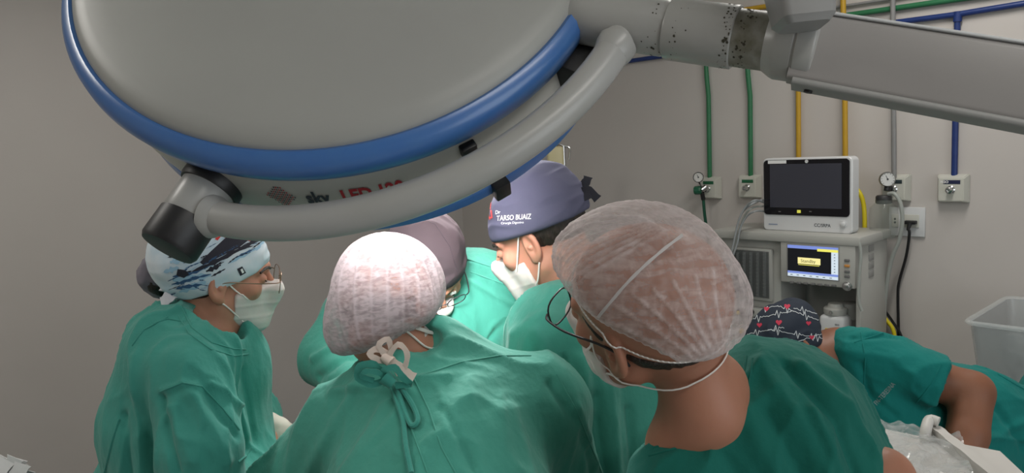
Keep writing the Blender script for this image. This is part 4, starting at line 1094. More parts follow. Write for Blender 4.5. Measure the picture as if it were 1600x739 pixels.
# ---------------------------------------------------------------- 1. centre, back to us, white bouffant
HC = Head(612, 485, 1.31, (.60, -.36, .72), (-.16, .95, .22), .97)
rC = person('person seen from behind in green gown and brightly lit white bouffant cap, centre front', G(680, 1.18, 0))
nk = P(648, 562, 1.315)
body = body_mesh(rC, HC, [('c', HC.w(0, -.03, -.06), nk, .048, .050, .03), ('c', nk, P(690, 660, 1.27), .06, .12, .05), ('c', P(560, 665, 1.3), P(800, 640, 1.3), .06, .06, .04)], M_SKIN, .0035)
TC = bvh(body)
gC = Shape([
    ('c', P(655, 600, 1.30), P(690, 700, 1.26), .085, .165, .03),
    ('c', P(690, 700, 1.26), P(690, 860, 1.16), .165, .185, .06),
    ('c', P(552, 665, 1.30), P(650, 600, 1.30), .080, .070, .08),
    ('c', P(700, 612, 1.30), P(835, 632, 1.30), .088, .086, .06),
    ('c', P(655, 605, 1.295), P(672, 556, 1.30), .085, .072, .03),
    ('c', P(845, 640, 1.32), P(885, 780, 1.42), .082, .070, .05),
    ('c', P(545, 672, 1.30), P(440, 765, 1.34), .075, .062, .05),
    ('c', P(440, 770, 1.34), P(560, 760, 1.62), .058, .045, .04),
    ('c', P(885, 785, 1.42), P(770, 760, 1.66), .068, .045, .04),
    ('c', P(690, 860, 1.16), G(690, 1.12, .45), .185, .23, .05)],
    [('e', P(648, 530, 1.25), (.046, .060, .026), .008)])
foldC = [([(560, 600), (500, 700), (470, 760)], .012, .006), ([(600, 640), (540, 739)], .014, .006), ([(690, 640), (745, 739)], .006, -.006),
         ([(740, 600), (700, 660), (690, 739)], .02, .005), ([(860, 600), (905, 660), (925, 739)], .010, -.008), ([(900, 640), (935, 739)], .012, .007),
         ([(800, 640), (830, 739)], .016, .005), ([(520, 610), (590, 605), (640, 612)], .008, .008), ([(700, 585), (640, 590)], .007, .006)]
gownC = gown('gown', gC, M_GRN, rC, .0055, 1.0, foldC, 11, .0042, (0.1, 0, 1))
lower_gown(rC, gC, M_GRN, 1.0, seed=3)
legs(rC, G(690, 1.15, .9), G(700, 1.2, 0), M_GRN, V(.2, 0, 1) * [1, 1, 0])
TG = bvh(gownC)
seam('seam', [[(578, 600), (600, 603), (625, 601)], [(646, 590), (670, 640), (690, 700), (712, 740)], [(622, 612), (650, 690), (668, 739)], [(655, 588), (720, 566), (780, 556), (830, 556)], [(870, 585), (900, 640), (925, 700), (940, 738)]], TG, M_GRN, rC, .0016)
bouffant(rC, HC, M_BOUF_C, ((0, 0, -.050), (0, -.72, 1)), [((0, -.008, .048), (.095, .108, .096), .03), ((-.002, -.054, -.032), (.086, .066, .086), .04), ((.066, -.012, -.014), (.036, .050, .050), .03), ((-.066, -.012, -.014), (.036, .050, .050), .03)], 3, .003, .0016, folds=[([(x0, 380 + abs(x0 - 600) * .3), (x0 + (x0 - 600) * .35, 450), (x0 + (x0 - 595) * .1, 530), (592, 552)], .0022, .0016) for x0 in (548, 566, 585, 604, 622, 640, 655)])
hair_shell(rC, HC, M_HAIRB, ((0, -.02, -.050), (0, -.25, 1)), .006, yc=.03, top=.05)
mk_ = surgical_mask(rC, HC)
strap(rC, HC, TC, [(.060, .05, -.05), (.075, .0, -.052), (.066, -.05, -.050), (.03, -.085, -.046)], .0035, .004, flat=.4)
strap(rC, HC, TC, [(.058, .045, -.09), (.070, .01, -.075), (.068, -.03, -.06), (.05, -.07, -.05)], .002, .003)
# white cap ties
kp = P(604, 560, 1.155)
tie = MB(); upv = V(0, .1, -1)
tie.ribbon([P(612, 566, 1.16), P(590, 562, 1.15), P(578, 553, 1.15), P(590, 545, 1.15), P(612, 556, 1.15)], .010, upv)
tie.ribbon([P(606, 560, 1.15), P(592, 540, 1.145), P(606, 530, 1.145), P(612, 550, 1.15)], .009, upv)
tie.ribbon([P(606, 558, 1.15), P(622, 538, 1.14), P(636, 552, 1.14), P(632, 574, 1.145), P(618, 584, 1.15)], .0085, upv)
tie.ribbon([P(606, 560, 1.15), P(622, 572, 1.145), P(634, 582, 1.145), P(648, 590, 1.145)], .014, upv)
tie.cyl(P(600, 556, 1.155), P(612, 566, 1.15), .009, 12)
tie.build('cap_tie', mat('tie_offwhite', (.72, .60, .53), .8, 0, None, [(300, .3, .001)]), rC)
gt = MB(); d0 = 1.135
gt.ribbon([P(604, 590, d0), P(585, 570, d0), P(563, 572, d0), P(560, 590, d0), P(582, 600, d0), P(606, 592, d0)], .011, upv, .003)
gt.ribbon([P(604, 592, d0 - .005), P(590, 582, d0 - .01), P(572, 580, d0 - .01), P(566, 588, d0 - .008), P(584, 594, d0)], .008, upv, .003)
gt.ribbon([P(606, 592, d0), P(600, 580, d0 - .01), P(616, 574, d0 - .01), P(630, 590, d0 - .01), P(640, 600, d0), P(618, 602, d0)], .010, upv, .003)
def drop_pts(pp, off=.006):
    out = []
    for x, y in pp:
        c, n = cast(TG, x, y); out.append(c + n * off)
    return out
gt.tube(drop_pts([(608, 594), (622, 625), (632, 660), (636, 700), (646, 742)]), [.0045] * 25, 8, 5)
gt.tube(drop_pts([(612, 596), (630, 610), (648, 640), (655, 660), (646, 668), (636, 650), (624, 615), (612, 596)]), .0042, 8, 5)
gt.cyl(P(600, 588, d0 - .004), P(614, 600, d0 - .004), .012, 12, .009)
gt.build('gown_tie', M_GRN_N, rC)

# ---------------------------------------------------------------- 2. left nurse, printed cap
HN = Head(343, 427, 1.48, (.90, -.08, .42), (.14, .97, -.15), .96)
rN = person('person at left in green gown, printed cap, glasses and white mask', G(300, 1.42, 0))
shN = P(300, 545, 1.40)
hipN = P(285, 850, 1.42)
wr = P(418, 676, 1.56)
body = body_mesh(rN, HN, [('c', HN.w(0, -.025, -.05), P(325, 515, 1.475), .045, .046, .03), ('c', P(325, 515, 1.475), P(300, 640, 1.48), .05, .09, .05),
    ('c', P(395, 742, 1.47), P(416, 685, 1.56), .032, .025, .02)], M_SKIN, .003)
TN = bvh(body)
lashes(rN, HN); brows(rN, HN, M_HAIR)
gN = Shape([
    ('c', P(300, 560, 1.46), P(300, 680, 1.46), .112, .125, .04),
    ('c', P(300, 680, 1.46), P(275, 860, 1.46), .130, .15, .06),
    ('c', P(338, 540, 1.46), P(372, 580, 1.48), .048, .045, .06),
    ('c', P(290, 512, 1.49), P(330, 560, 1.50), .052, .060, .03),
    ('c', P(350, 560, 1.50), P(345, 700, 1.50), .07, .085, .05),
    ('c', P(255, 545, 1.42), P(240, 660, 1.42), .065, .085, .06),
    ('c', P(285, 560, 1.40), P(318, 545, 1.40), .080, .06, .05),
    ('c', P(296, 585, 1.345), P(312, 700, 1.29), .072, .070, .03),
    ('c', P(312, 705, 1.29), P(322, 790, 1.27), .070, .060, .03),
    ('c', P(335, 800, 1.28), P(400, 715, 1.47), .058, .045, .03),
    ('c', P(400, 650, 1.62), P(395, 690, 1.56), .040, .036, .03),
    ('c', P(355, 590, 1.58), P(398, 660, 1.62), .06, .042, .04),
    ('c', P(215, 660, 1.48), P(168, 790, 1.46), .030, .055, .03),
    ('c', P(275, 860, 1.46), G(270, 1.46, .4), .15, .20, .05)],
    [('e', P(338, 512, 1.43), (.056, .056, .052), .008)])
foldN = [([(250, 612), (285, 600), (318, 606)], .007, .006), ([(318, 606), (345, 650), (372, 680)], .008, -.007), ([(300, 620), (330, 665), (355, 720)], .012, .008),
         ([(270, 640), (300, 720)], .012, .007), ([(250, 620), (262, 690), (275, 739)], .008, -.009), ([(215, 560), (222, 660), (225, 739)], .014, .007),
         ([(350, 560), (365, 620), (385, 680)], .010, .006), ([(380, 580), (392, 640), (400, 690)], .008, -.006), ([(195, 650), (200, 700), (205, 739)], .01, -.01), ([(330, 600), (350, 610), (375, 640)], .006, .006)]
gownN = gown('gown', gN, M_GRN_N, rN, .005, 1.0, foldN, 21, .0050, (0.05, 0, 1))
lower_gown(rN, gN, M_GRN_N, 1.0, seed=5)
legs(rN, G(290, 1.46, .9), G(295, 1.46, 0), M_GRN_N, V(1, 0, .1) * [1, 1, 0])
TGN = bvh(gownN)
seam('seam', [[(283, 478), (300, 512), (330, 535), (365, 545), (384, 546)], [(278, 492), (296, 522), (330, 546), (366, 556), (388, 553)], [(240, 505), (262, 498), (286, 502)],
              [(250, 612), (285, 598), (316, 604), (350, 640), (374, 672)], [(206, 540), (225, 515), (262, 495)]], TGN, M_GRN_N, rN, .0017)
seam('seam', [[(392, 700), (384, 712), (372, 722)], [(186, 655), (175, 690), (163, 739)]], TGN, M_GRN_N, rN, .0025)
M_PCAP = mat('printed_cap_cotton', (.74, .76, .78), .8, 0, (16, .42, (.40, .56, .66)), [(700, .2, .0006)], .2)
capN = cloth_cap(rN, HN, M_PCAP, ((0, .093, .035), (0, -.52, 1)), .008, .0025, [((0, -.06, .035), (.070, .072, .066), .03)], seed=4)
TK = bvh(capN)
M_INK = mat('print_ink_black', (.018, .018, .03), .8); M_INKB = mat('print_ink_blue', (.03, .09, .20), .8); M_INKL = mat('print_ink_sky', (.30, .48, .62), .8); M_INKR = mat('print_ink_red', (.50, .035, .03), .8)
decal('cap_print', [[(312, 410), (330, 392), (352, 372), (366, 358), (372, 351), (396, 352), (406, 357), (392, 372), (372, 388), (350, 398), (330, 408), (318, 414)]], TK, M_INK, capN)
decal('cap_print', [[(386, 376), (398, 366), (404, 357), (400, 351), (408, 353), (410, 359), (400, 370), (390, 377)], [(330, 356), (338, 350), (346, 353), (340, 362)], [(326, 366), (331, 363), (333, 372), (327, 374)], [(350, 352), (358, 350), (352, 364), (346, 366)], [(340, 366), (347, 367), (340, 376), (336, 374)], [(336, 356), (350, 352), (344, 358), (334, 362)], [(356, 362), (362, 358), (352, 372), (349, 370)]], TK, M_INKR, capN, .001)
def stroke(x0, y0, x1, y1, w_, bend=0.0):
    n = 8; top_, bot = [], []; dx, dy = x1 - x0, y1 - y0; L_ = math.hypot(dx, dy); nx, ny = -dy / L_, dx / L_
    for k in range(n + 1):
        t = k / n; ww = w_ * (math.sin(math.pi * min(max(t, .03), .97)) ** .6) * (1 + .5 * math.sin(k * 2.3 + x0)) * .5; b = bend * math.sin(math.pi * t)
        top_.append((x0 + dx * t + nx * (b + ww), y0 + dy * t + ny * (b + ww))); bot.append((x0 + dx * t + nx * (b - ww), y0 + dy * t + ny * (b - ww)))
    return top_ + bot[::-1]
rs = np.random.default_rng(3)
sk1 = [stroke(300, 424, 366, 392, 6, 2), stroke(336, 412, 412, 372, 5, -2), stroke(322, 424, 345, 414, 7), stroke(372, 392, 414, 366, 4), stroke(268, 395, 290, 388, 3), stroke(262, 402, 284, 400, 2.5), stroke(350, 396, 396, 384, 2.5), stroke(330, 432, 352, 420, 3), stroke(384, 384, 408, 364, 2)]
sk2 = [stroke(270, 432, 318, 420, 5, 2), stroke(282, 440, 330, 428, 4), stroke(310, 418, 372, 384, 3), stroke(365, 404, 398, 388, 3), stroke(276, 450, 316, 444, 5), stroke(268, 444, 300, 438, 3)]
sk3 = [stroke(266, 410, 296, 400, 12), stroke(270, 438, 330, 430, 10), stroke(280, 456, 322, 440, 9), stroke(356, 412, 404, 386, 5), stroke(400, 392, 418, 366, 5), stroke(256, 425, 280, 418, 8)]
for k in range(46):
    x = rs.uniform(262, 400); y = 444 - (x - 262) * .52 + rs.normal(0, 12); a = math.radians(-26 + rs.normal(0, 8)); L_ = rs.uniform(8, 26)
    (sk1, sk2, sk3)[k % 3].append(stroke(x, y, x + math.cos(a) * L_, y + math.sin(a) * L_, rs.uniform(.8, 2.2)))
for k in range(16):
    x = rs.uniform(262, 316); y = 446 + rs.normal(0, 8); a = math.radians(-8 + rs.normal(0, 14)); L_ = rs.uniform(8, 20)
    (sk2, sk3)[k % 2].append(stroke(x, y, x + math.cos(a) * L_, y + math.sin(a) * L_, rs.uniform(.8, 2.0)))
decal('cap_print', sk1, TK, M_INK, capN, .0009); decal('cap_print', sk2, TK, M_INKB, capN, .0008); decal('cap_print', sk3, TK, M_INKL, capN, .0007)
decal('cap_print', [[(278, 420), (290, 422), (296, 428), (288, 434), (276, 430)], [(370, 420), (378, 416), (384, 426), (375, 431)]], TK, M_INK, capN, .0012)
decal('small_tag', [[(375, 421), (378, 419), (381, 425), (378, 427)]], TK, M_WHITE, capN, .0016)
hair_shell(rN, HN, M_HAIR, ((0, -.02, -.055), (0, -.3, 1)), .005, yc=-.005)
bun = wobble(P(250, 430, 1.47), .034, .034, .040, 9, 'hair_bun', M_HAIR, rN, .12)
wobble(P(248, 429, 1.47), .038, .038, .044, 12, 'bun_cover', seethru('bun_net', (.22, .20, .24), .75, .8), rN, .14)
tn = MB(); tn.ribbon([P(280, 455, 1.42), P(266, 462, 1.41), P(256, 472, 1.41), P(252, 474, 1.41)], .022, V(0, .2, -1), .003); tn.ribbon([P(282, 452, 1.42), P(268, 455, 1.42), P(250, 452, 1.43)], .006, V(0, 1, -1), .002)
tn.build('cap_tie', mat('tie_pale', (.66, .64, .66), .8, 0, (40, .3, (.5, .5, .55))), rN)
mN = surgical_mask(rN, HN, -.006, -.122, .030, tip=.006)
TM = bvh(body, mN)
strap(rN, HN, TM, [(.058, .055, -.035), (.070, .030, -.018), (.078, .006, .006)], .0016, .002)
strap(rN, HN, TM, [(.055, .050, -.085), (.068, .025, -.060), (.078, .004, -.040)], .0016, .002)
def glasses(root, H, m_frame, lens_m, w_=.026, hgt=.019, y=.108, z=-.002, r=.0009, temple=(.0, .084, -.0), drop=0.0, dx=0):
    g = MB(); lens = []
    for sx in (-1, 1):
        pts = []
        for k in range(25):
            a = 2 * math.pi * k / 24; ca, sa = math.cos(a), math.sin(a)
            q = 1 / (abs(ca) ** 3 + abs(sa) ** 3) ** (1 / 3)
            pts.append(H.w(sx * .033 + ca * q * w_ * .92, y - abs(ca * q * w_ * .92 + .033 * 1) * 0 - (sx * ca * q * w_ + w_) * .10, z + sa * q * hgt - drop))
        g.tube(pts, r, 6); lens.append(pts[:-1])
        g.tube([H.w(sx * (.033 + w_), y - .006, z + .008), H.w(sx * (.070), y - .014, z + .007), H.w(sx * .0795, y - .05, z + .006), H.w(sx * .083, .015, z + .006), H.w(sx * .081, -.012, z - .004), H.w(sx * .079, -.022, z - .02)], r * 1.3, 6, 4)
    g.tube([H.w(-.009, y - .001, z + .004), H.w(0, y + .002, z + .007), H.w(.009, y - .001, z + .004)], r, 6, 3)
    o = g.build('glasses', m_frame, root)
    for pts in lens:
        mb = MB(); n = H.R[:, 1] * .001; A = [mb.bm.verts.new(Vector(p)) for p in pts]; B = [mb.bm.verts.new(Vector(p + n)) for p in pts]
        mb.bm.faces.new(A); mb.bm.faces.new(B[::-1])
        for i in range(len(A)): mb.bm.faces.new((A[i], A[(i + 1) % len(A)], B[(i + 1) % len(A)], B[i]))
        mb.build('lens', lens_m, o)
    return o
glasses(rN, HN, mat('gold_wire', (.30, .20, .14), .3, .8), M_GLASS, .027, .022, .122, -.004)
# gloved hand
def hand(base, dirv, palm_n, m, parent, name='gloved_hand', curl=.7, sc=1.0, side=1, h=.0035, extra=()):
    """palm and five bent fingers as one surface; palm_n points out of the back of the hand"""
    d = np.array(dirv, float); d /= np.linalg.norm(d); n = np.array(palm_n, float); n = n - d * (n @ d); n /= np.linalg.norm(n); s_ = np.cross(d, n) * side
    W = lambda x, y, z: base + (s_ * x + d * y + n * z) * sc
    pr = [('c', W(0, -.01, 0), W(0, .03, 0), .026 * sc, .030 * sc, .012), ('c', W(-.022, .03, 0), W(-.026, .078, .002), .016 * sc, .012 * sc, .012), ('c', W(.022, .03, 0), W(.026, .072, 0), .016 * sc, .011 * sc, .012), ('c', W(0, .03, 0), W(0, .08, .003), .018 * sc, .013 * sc, .012)]
    for i, (x, L_) in enumerate(((-.029, .072), (-.010, .080), (.010, .074), (.027, .058))):
        p0 = W(x, .078, .002); a = .25; q = (x, .078, .002)
        for j, f in enumerate((.45, .3, .25)):
            a += curl * (.55 + .1 * i * .3)
            q2 = (q[0] + x * .05 * f, q[1] + L_ * f * math.cos(a), q[2] - L_ * f * math.sin(a)); pr.append(('c', W(*q), W(*q2), (.0088 - .0007 * j) * sc, (.0082 - .0007 * j) * sc, .0035)); q = q2
    pr += [('c', W(-.026, .012, -.004), W(-.048, .040, -.014), .014 * sc, .011 * sc, .008), ('c', W(-.048, .040, -.014), W(-.046, .068, -.024), .0105 * sc, .0085 * sc, .004)]
    pr += list(extra)
    sh = Shape(pr); lo, hi = sh.bounds(.02)
    v, q = surfnet(sh, lo, hi, h); v = smooth_m(v, q, 1); return mesh_obj(name, v, q, m, parent, quads=True)
hand(P(415, 664, 1.58), V(.75, -.55, .45), V(.3, .8, -.3), M_GLOVE, rN, extra=[('c', P(396, 655, 1.60), P(415, 664, 1.58), .027, .027, .012)], side=-1)

# ---------------------------------------------------------------- 3. across the table, plum cap
HB = Head(669, 419, 1.86, (.42, -.80, -.45), (.12, .62, -.80), 1.0)
rB = person('person in green gown and plum grey cap bending at the far side', G(690, 2.05, 0))
body = body_mesh(rB, HB, [('c', HB.w(0, -.03, -.06), P(690, 430, 1.95), .055, .06, .03), ('c', P(690, 430, 1.95), P(690, 520, 2.0), .07, .12, .05)], M_SKIN, .0045)
TB = bvh(body)
gB = Shape([
    ('c', P(620, 480, 2.0), P(770, 450, 1.98), .115, .085, .06),
    ('c', P(700, 440, 2.02), P(745, 432, 2.0), .075, .075, .06),
    ('c', P(690, 520, 2.0), P(690, 700, 2.08), .165, .18, .06),
    ('c', P(545, 490, 1.98), P(515, 560, 1.90), .075, .068, .06),
    ('c', P(512, 560, 1.90), P(610, 640, 1.66), .066, .045, .04),
    ('c', P(805, 470, 1.97), P(845, 560, 1.88), .085, .07, .06),
    ('c', P(845, 565, 1.88), P(745, 600, 1.62), .066, .05, .04),
    ('c', P(690, 700, 2.08), G(690, 2.12, .45), .18, .22, .05)], [('e', HB.w(0, -.02, -.12), (.07, .07, .05), .02)])
foldB = [([(490, 560), (520, 545), (560, 540)], .010, .009), ([(500, 590), (540, 560), (580, 560)], .010, -.010), ([(515, 500), (530, 540)], .012, .007), ([(560, 500), (570, 560)], .012, -.007), ([(735, 440), (790, 470), (840, 500)], .006, .006), ([(790, 500), (760, 530), (735, 548)], .008, -.01), ([(800, 490), (770, 510), (750, 545)], .008, .008)]
gownB = gown('gown', gB, M_GRN, rB, .0065, .95, foldB, 31, .0035, (0.1, 0, 1))
lower_gown(rB, gB, M_GRN, .95, seed=7)
legs(rB, G(690, 2.1, .88), G(690, 2.15, 0), M_NAVY, V(0, 0, -1) * [1, 1, 0])
capB = cloth_cap(rB, HB, mat('plum_grey_cotton', (.085, .062, .072), .85, 0, (8, .4, (.07, .052, .06)), [(700, .2, .0006), (30, .3, .003)], .2), ((0, .085, .040), (0, -.45, 1)), .010, .0035, [((0, -.03, .06), (.082, .085, .078), .03)], seed=6, wr=.0022)
seam('cap_seam', [[(648, 338), (680, 350), (703, 385), (716, 430)]], bvh(capB), mat('seam_dark', (.05, .035, .045), .8), capB, .0012)
surgical_mask(rB, HB); eyes(rB, HB)
glasses(rB, HB, M_BLACK, M_GLASS, .027, .019, .112, -.002, .0013)
seam('seam', [[(730, 405), (770, 418), (815, 440), (845, 462)], [(722, 400), (724, 430), (716, 455)], [(735, 425), (790, 445), (830, 475)]], bvh(gownB), M_GRN, rB, .002)

# ---------------------------------------------------------------- 4. tall, navy cap, in profile
HT = Head(841, 368, 1.58, (-.84, -.40, .36), (-.38, .92, -.08), 1.0)
rT = person('tall person in green gown and navy cap with white lettering, looking down left', G(930, 1.62, 0))
body = body_mesh(rT, HT, [('c', HT.w(0, -.03, -.05), P(905, 445, 1.60), .060, .065, .03), ('c', P(905, 445, 1.60), P(930, 520, 1.62), .07, .12, .05)], M_SKIN_T, .003)
TT = bvh(body)
lashes(rT, HT); brows(rT, HT, M_HAIR)
gT = Shape([
    ('c', P(915, 520, 1.60), P(930, 700, 1.62), .135, .160, .05),
    ('c', P(868, 520, 1.50), P(1000, 540, 1.66), .078, .085, .06),
    ('c', P(860, 535, 1.50), P(835, 640, 1.50), .085, .075, .05),
    ('c', P(880, 495, 1.52), P(925, 478, 1.62), .060, .07, .05),
    ('c', P(835, 645, 1.50), P(745, 640, 1.62), .070, .045, .04),
    ('c', P(905, 600, 1.50), P(915, 739, 1.50), .10, .11, .05),
    ('c', P(985, 600, 1.55), P(990, 739, 1.53), .085, .10, .05),
    ('c', P(930, 700, 1.62), P(940, 850, 1.62), .16, .17, .05),
    ('c', P(940, 850, 1.62), G(950, 1.62, .42), .17, .21, .05)], [('e', HT.w(0, -.05, -.14), (.07, .07, .05), .02)])
foldT = [([(880, 560), (900, 650), (915, 739)], .006, -.009), ([(840, 520), (868, 600), (880, 690)], .012, .007), ([(930, 620), (945, 739)], .010, -.010), ([(955, 600), (965, 739)], .012, .009), ([(985, 640), (990, 739)], .009, -.010), ([(800, 520), (850, 490)], .012, .006), ([(905, 560), (925, 640)], .012, .009)]
gownT = gown('gown', gT, M_GRN, rT, .0055, 1.0, foldT, 41, .0048, (0.05, 0, 1))
lower_gown(rT, gT, M_GRN, 1.0, seed=9)
legs(rT, G(940, 1.64, .9), G(945, 1.68, 0), M_GRN, V(-.7, 0, .4) * [1, 1, 0])
TGT = bvh(gownT)
seam('seam', [[(880, 560), (884, 610), (888, 660), (884, 739)]], TGT, M_GRN, rT, .0016)
M_CAPT = mat('navy_grey_cotton', (.085, .085, .14), .85, 0, (9, .4, (.10, .10, .155)), [(700, .2, .0006), (40, .3, .002)], .25)
capT = cloth_cap(rT, HT, M_CAPT, ((0, .092, .034), (0, -.12, 1)), .008, .0028, [((0, -.035, .060), (.080, .088, .082), .03)], seed=14, wr=.0020)
TCT = bvh(capT)
text_decal('cap_lettering', 'TARSO BUAIZ', (776, 345), (8.6, -.5), (.6, -11.5), TCT, M_WHITE, capT, .008)
text_decal('cap_lettering', 'Dr', (774, 334.5), (7, -.4), (.5, -8), TCT, M_WHITE, capT, .0)
text_decal('cap_lettering', 'Cirurgia Digestiva', (783, 350.5), (4.9, -.25), (.3, -5), TCT, M_WHITE, capT, .0)
M_LOGO = mat('print_coral', (.62, .07, .07), .7)
lg = line_poly([(755, 318), (767, 315), (766, 326), (758, 328)], 2.4) + line_poly([(757, 321), (762, 326), (766, 318)], 1.8) + line_poly([(761, 330), (763, 340), (769, 340), (768, 329)], 2.4) + line_poly([(764, 333), (766, 343)], 1.6)
decal('cap_emblem', lg, TCT, M_LOGO, capT)
kt = MB()
bk = HT.w(.01, -.105, .035)
for a, b in (((0, -.03, .01), (.0, -.045, -.02)), ((.02, -.028, .02), (.03, -.04, .03)), ((-.02, -.028, .01), (-.03, -.035, -.01))):
    kt.ribbon([bk + HT.R @ np.array([0, .012, .01]), bk + HT.R @ np.array(a), bk + HT.R @ np.array(b)], .018, HT.R[:, 2] * .3 + V(0, 0, -1), .003)
kt.cyl(bk, bk + HT.R @ np.array([.0, -.016, .0]), .012, 12, .010)
kt.build('cap_tie', mat('tie_black', (.02, .02, .03), .8), rT)
hair_shell(rT, HT, M_HAIR, ((0, -.02, -.02), (0, -.25, 1)), .0035, yc=-.012)
mT = surgical_mask(rT, HT, -.010, -.120, .030, tip=.004)
TM = bvh(body, mT)
ears = [[(-.060, .058, -.045), (-.072, .030, -.006), (-.080, .010, .022), (-.084, -.004, .024)], [(-.056, .045, -.098), (-.070, .02, -.078), (-.080, -.004, -.045)]]
for e in ears: strap(rT, HT, TM, e, .0018, .002)

# ---------------------------------------------------------------- 5. near right, thin bouffant, glasses
HR = Head(1010, 484, .952, (-.72, .14, .68), (-.28, .84, -.47), 1.04)
rR = person('person in dark green scrubs with large thin bouffant cap and glasses, nearest on the right', G(1200, 1.0, 0))
body = body_mesh(rR, HR, [('c', HR.w(0, -.045, -.05), P(1100, 640, .96), .050, .047, .03), ('c', P(1100, 640, .96), P(1150, 730, 1.06), .047, .05, .03),
    ('c', P(1050, 700, .98), P(1100, 780, 1.03), .035, .05, .05), ('c', P(1115, 600, .985), P(1165, 650, 1.06), .042, .045, .03)], M_SKIN_R, .003)
TR = bvh(body)
eyes(rR, HR)
gR = Shape([
    ('c', P(1200, 700, 1.05), P(1245, 850, 1.06), .140, .145, .05),
    ('c', P(1060, 762, .965), P(1130, 745, 1.0), .070, .090, .04),
    ('c', P(1195, 612, 1.06), P(1240, 655, 1.07), .064, .070, .05),
    ('c', P(1150, 680, 1.02), P(1220, 645, 1.06), .085, .085, .05),
    ('c', P(1278, 686, 1.07), P(1340, 785, .98), .066, .060, .05),
    ('c', P(1225, 662, 1.08), P(1275, 745, 1.08), .058, .078, .06),
    ('c', P(1245, 850, 1.06), G(1250, 1.06, .8), .15, .16, .05)],
    [('e', P(1010, 534, .965), (.113, .113, .113), .006)])
foldR = [([(1190, 570), (1240, 640), (1290, 739)], .012, .006), ([(1230, 570), (1300, 650), (1340, 739)], .008, -.009), ([(1250, 570), (1325, 640), (1370, 710)], .010, .008), ([(1160, 640), (1210, 739)], .014, .006),
         ([(1110, 690), (1150, 739)], .010, -.005), ([(1200, 640), (1250, 739)], .010, -.007), ([(1270, 640), (1310, 739)], .008, .007)]
gownR = gown('scrub_top', gR, M_GRN_R, rR, .0045, .80, foldR, 51, .0042, (.5, 0, 1))
legs(rR, G(1250, 1.06, .9), G(1240, 1.06, 0), M_GRN_R, V(-.7, 0, .5) * [1, 1, 0], wide=.13)
TGR = bvh(gownR)
arm_ = Shape([('c', P(1345, 775, .985), P(1378, 748, .98), .046, .039, .02), ('c', P(1378, 750, .98), P(1330, 830, .90), .037, .030, .02)]); lo, hi = arm_.bounds(); v, q = surfnet(arm_, lo, hi, .005); mesh_obj('bare_elbow', v, q, M_SKIN_R, rR, quads=True)
seam('seam', [[(1020, 700), (1060, 688), (1110, 665), (1140, 630), (1160, 590), (1166, 556)], [(1014, 712), (1064, 698), (1118, 675), (1150, 640), (1170, 600), (1176, 560)]], TGR, M_GRN_R, rR, .0018)
hair_shell(rR, HR, M_HAIR, ((0, -.02, -.060), (0, -.30, 1)), .003, yc=.06, top=.055)
fR = []
for k in range(9):      # pleats sweeping over the front half, side by side with the band
    t = k / 8; fR.append(([(900 - 34 * t, 500 - 70 * t), (896 - 30 * t + 4, 450 - 70 * t), (950 - 40 * t, 392 - 46 * t + 20 * (1 - t)), (1040 - 40 * t, 362 - 22 * t)], .0020, .0026))
for a, b in (((965, 478), (1085, 560)), ((990, 460), (1092, 552)), ((1020, 450), (1098, 545)), ((1052, 440), (1106, 540)), ((1085, 430), (1116, 535)), ((1112, 425), (1126, 530)), ((950, 500), (1060, 560)), ((940, 515), (1030, 555))):
    fR.append(([a, ((a[0] + b[0]) / 2 - 3, (a[1] + b[1]) / 2 - 6), b], .0022, .0026))
bR = bouffant(rR, HR, M_BOUF_R, ((0, .0, .038), (0, -.48, 1)), [((0, -.006, .050), (.091, .114, .094), .03), ((0, .070, .060), (.066, .050, .045), .03), ((0, -.075, .0), (.076, .052, .060), .04)], 13, .003, .0014, nple=70, folds=fR)
TBR = bvh(bR)
rb = []
for k in range(12):
    t = k / 11; c, n = cast(TBR, 922 + (1066 - 922) * t, 512 + (368 - 512) * t - 12 * math.sin(math.pi * t))
    if c is not None: rb.append(c + n * .001)
MB().ribbon(rb, .0034, V(0, 0, -1), .0012, 2).build('cap_band', mat('band_grey', (.52, .49, .48), .8), bR)
# gathered elastic edge
ed = MB()
pn = np.array([0, -.48, 1.0]); pn /= np.linalg.norm(pn)
Ax = np.cross(pn, [1, 0, 0]); Ax /= np.linalg.norm(Ax); Bx = np.cross(pn, Ax)
def edge_pts(T, H, c0, rad, nrm, Ax, Bx, off, n=160, wav=0.0):
    out = []
    for k in range(n + 1):
        a = 2 * math.pi * k / n; q = np.array(c0) + (Ax * math.cos(a) + Bx * math.sin(a)) * rad
        d_ = T.ray_cast(Vector(H.w(*q)), Vector(H.w(*c0) - H.w(*q)))
        p = np.array(d_[0]) if d_[0] is not None else H.w(*q)
        nn = (H.w(*q) - H.w(*c0)); nn /= np.linalg.norm(nn); out.append(p + nn * (off + wav * (k % 2)) + (H.R @ nrm) * wav * (1 if k % 2 else -1))
    return out
ed.tube(edge_pts(TR, HR, (0, 0, .024), .2, pn, Ax, Bx, .003, 210, .0009), .0011, 5)
ed.build('elastic_edge', M_STRAP, bR)
mR = surgical_mask(rR, HR, -.016, -.120, .034, tip=.004)
TM = bvh(body, mR)
strap(rR, HR, TM, [(-.055, .060, -.030), (-.066, .045, -.020), (-.076, .030, .006), (-.070, .036, -.034), (-.072, .0, -.056), (-.060, -.06, -.060), (-.02, -.095, -.052), (.03, -.09, -.05)], .0022, .003, flat=.5)
strap(rR, HR, TM, [(-.054, .052, -.08), (-.066, .03, -.06), (-.074, .004, -.050)], .0016, .002)
glasses(rR, HR, M_BLACK, M_GLASS, .028, .020, .118, .000, .0013)

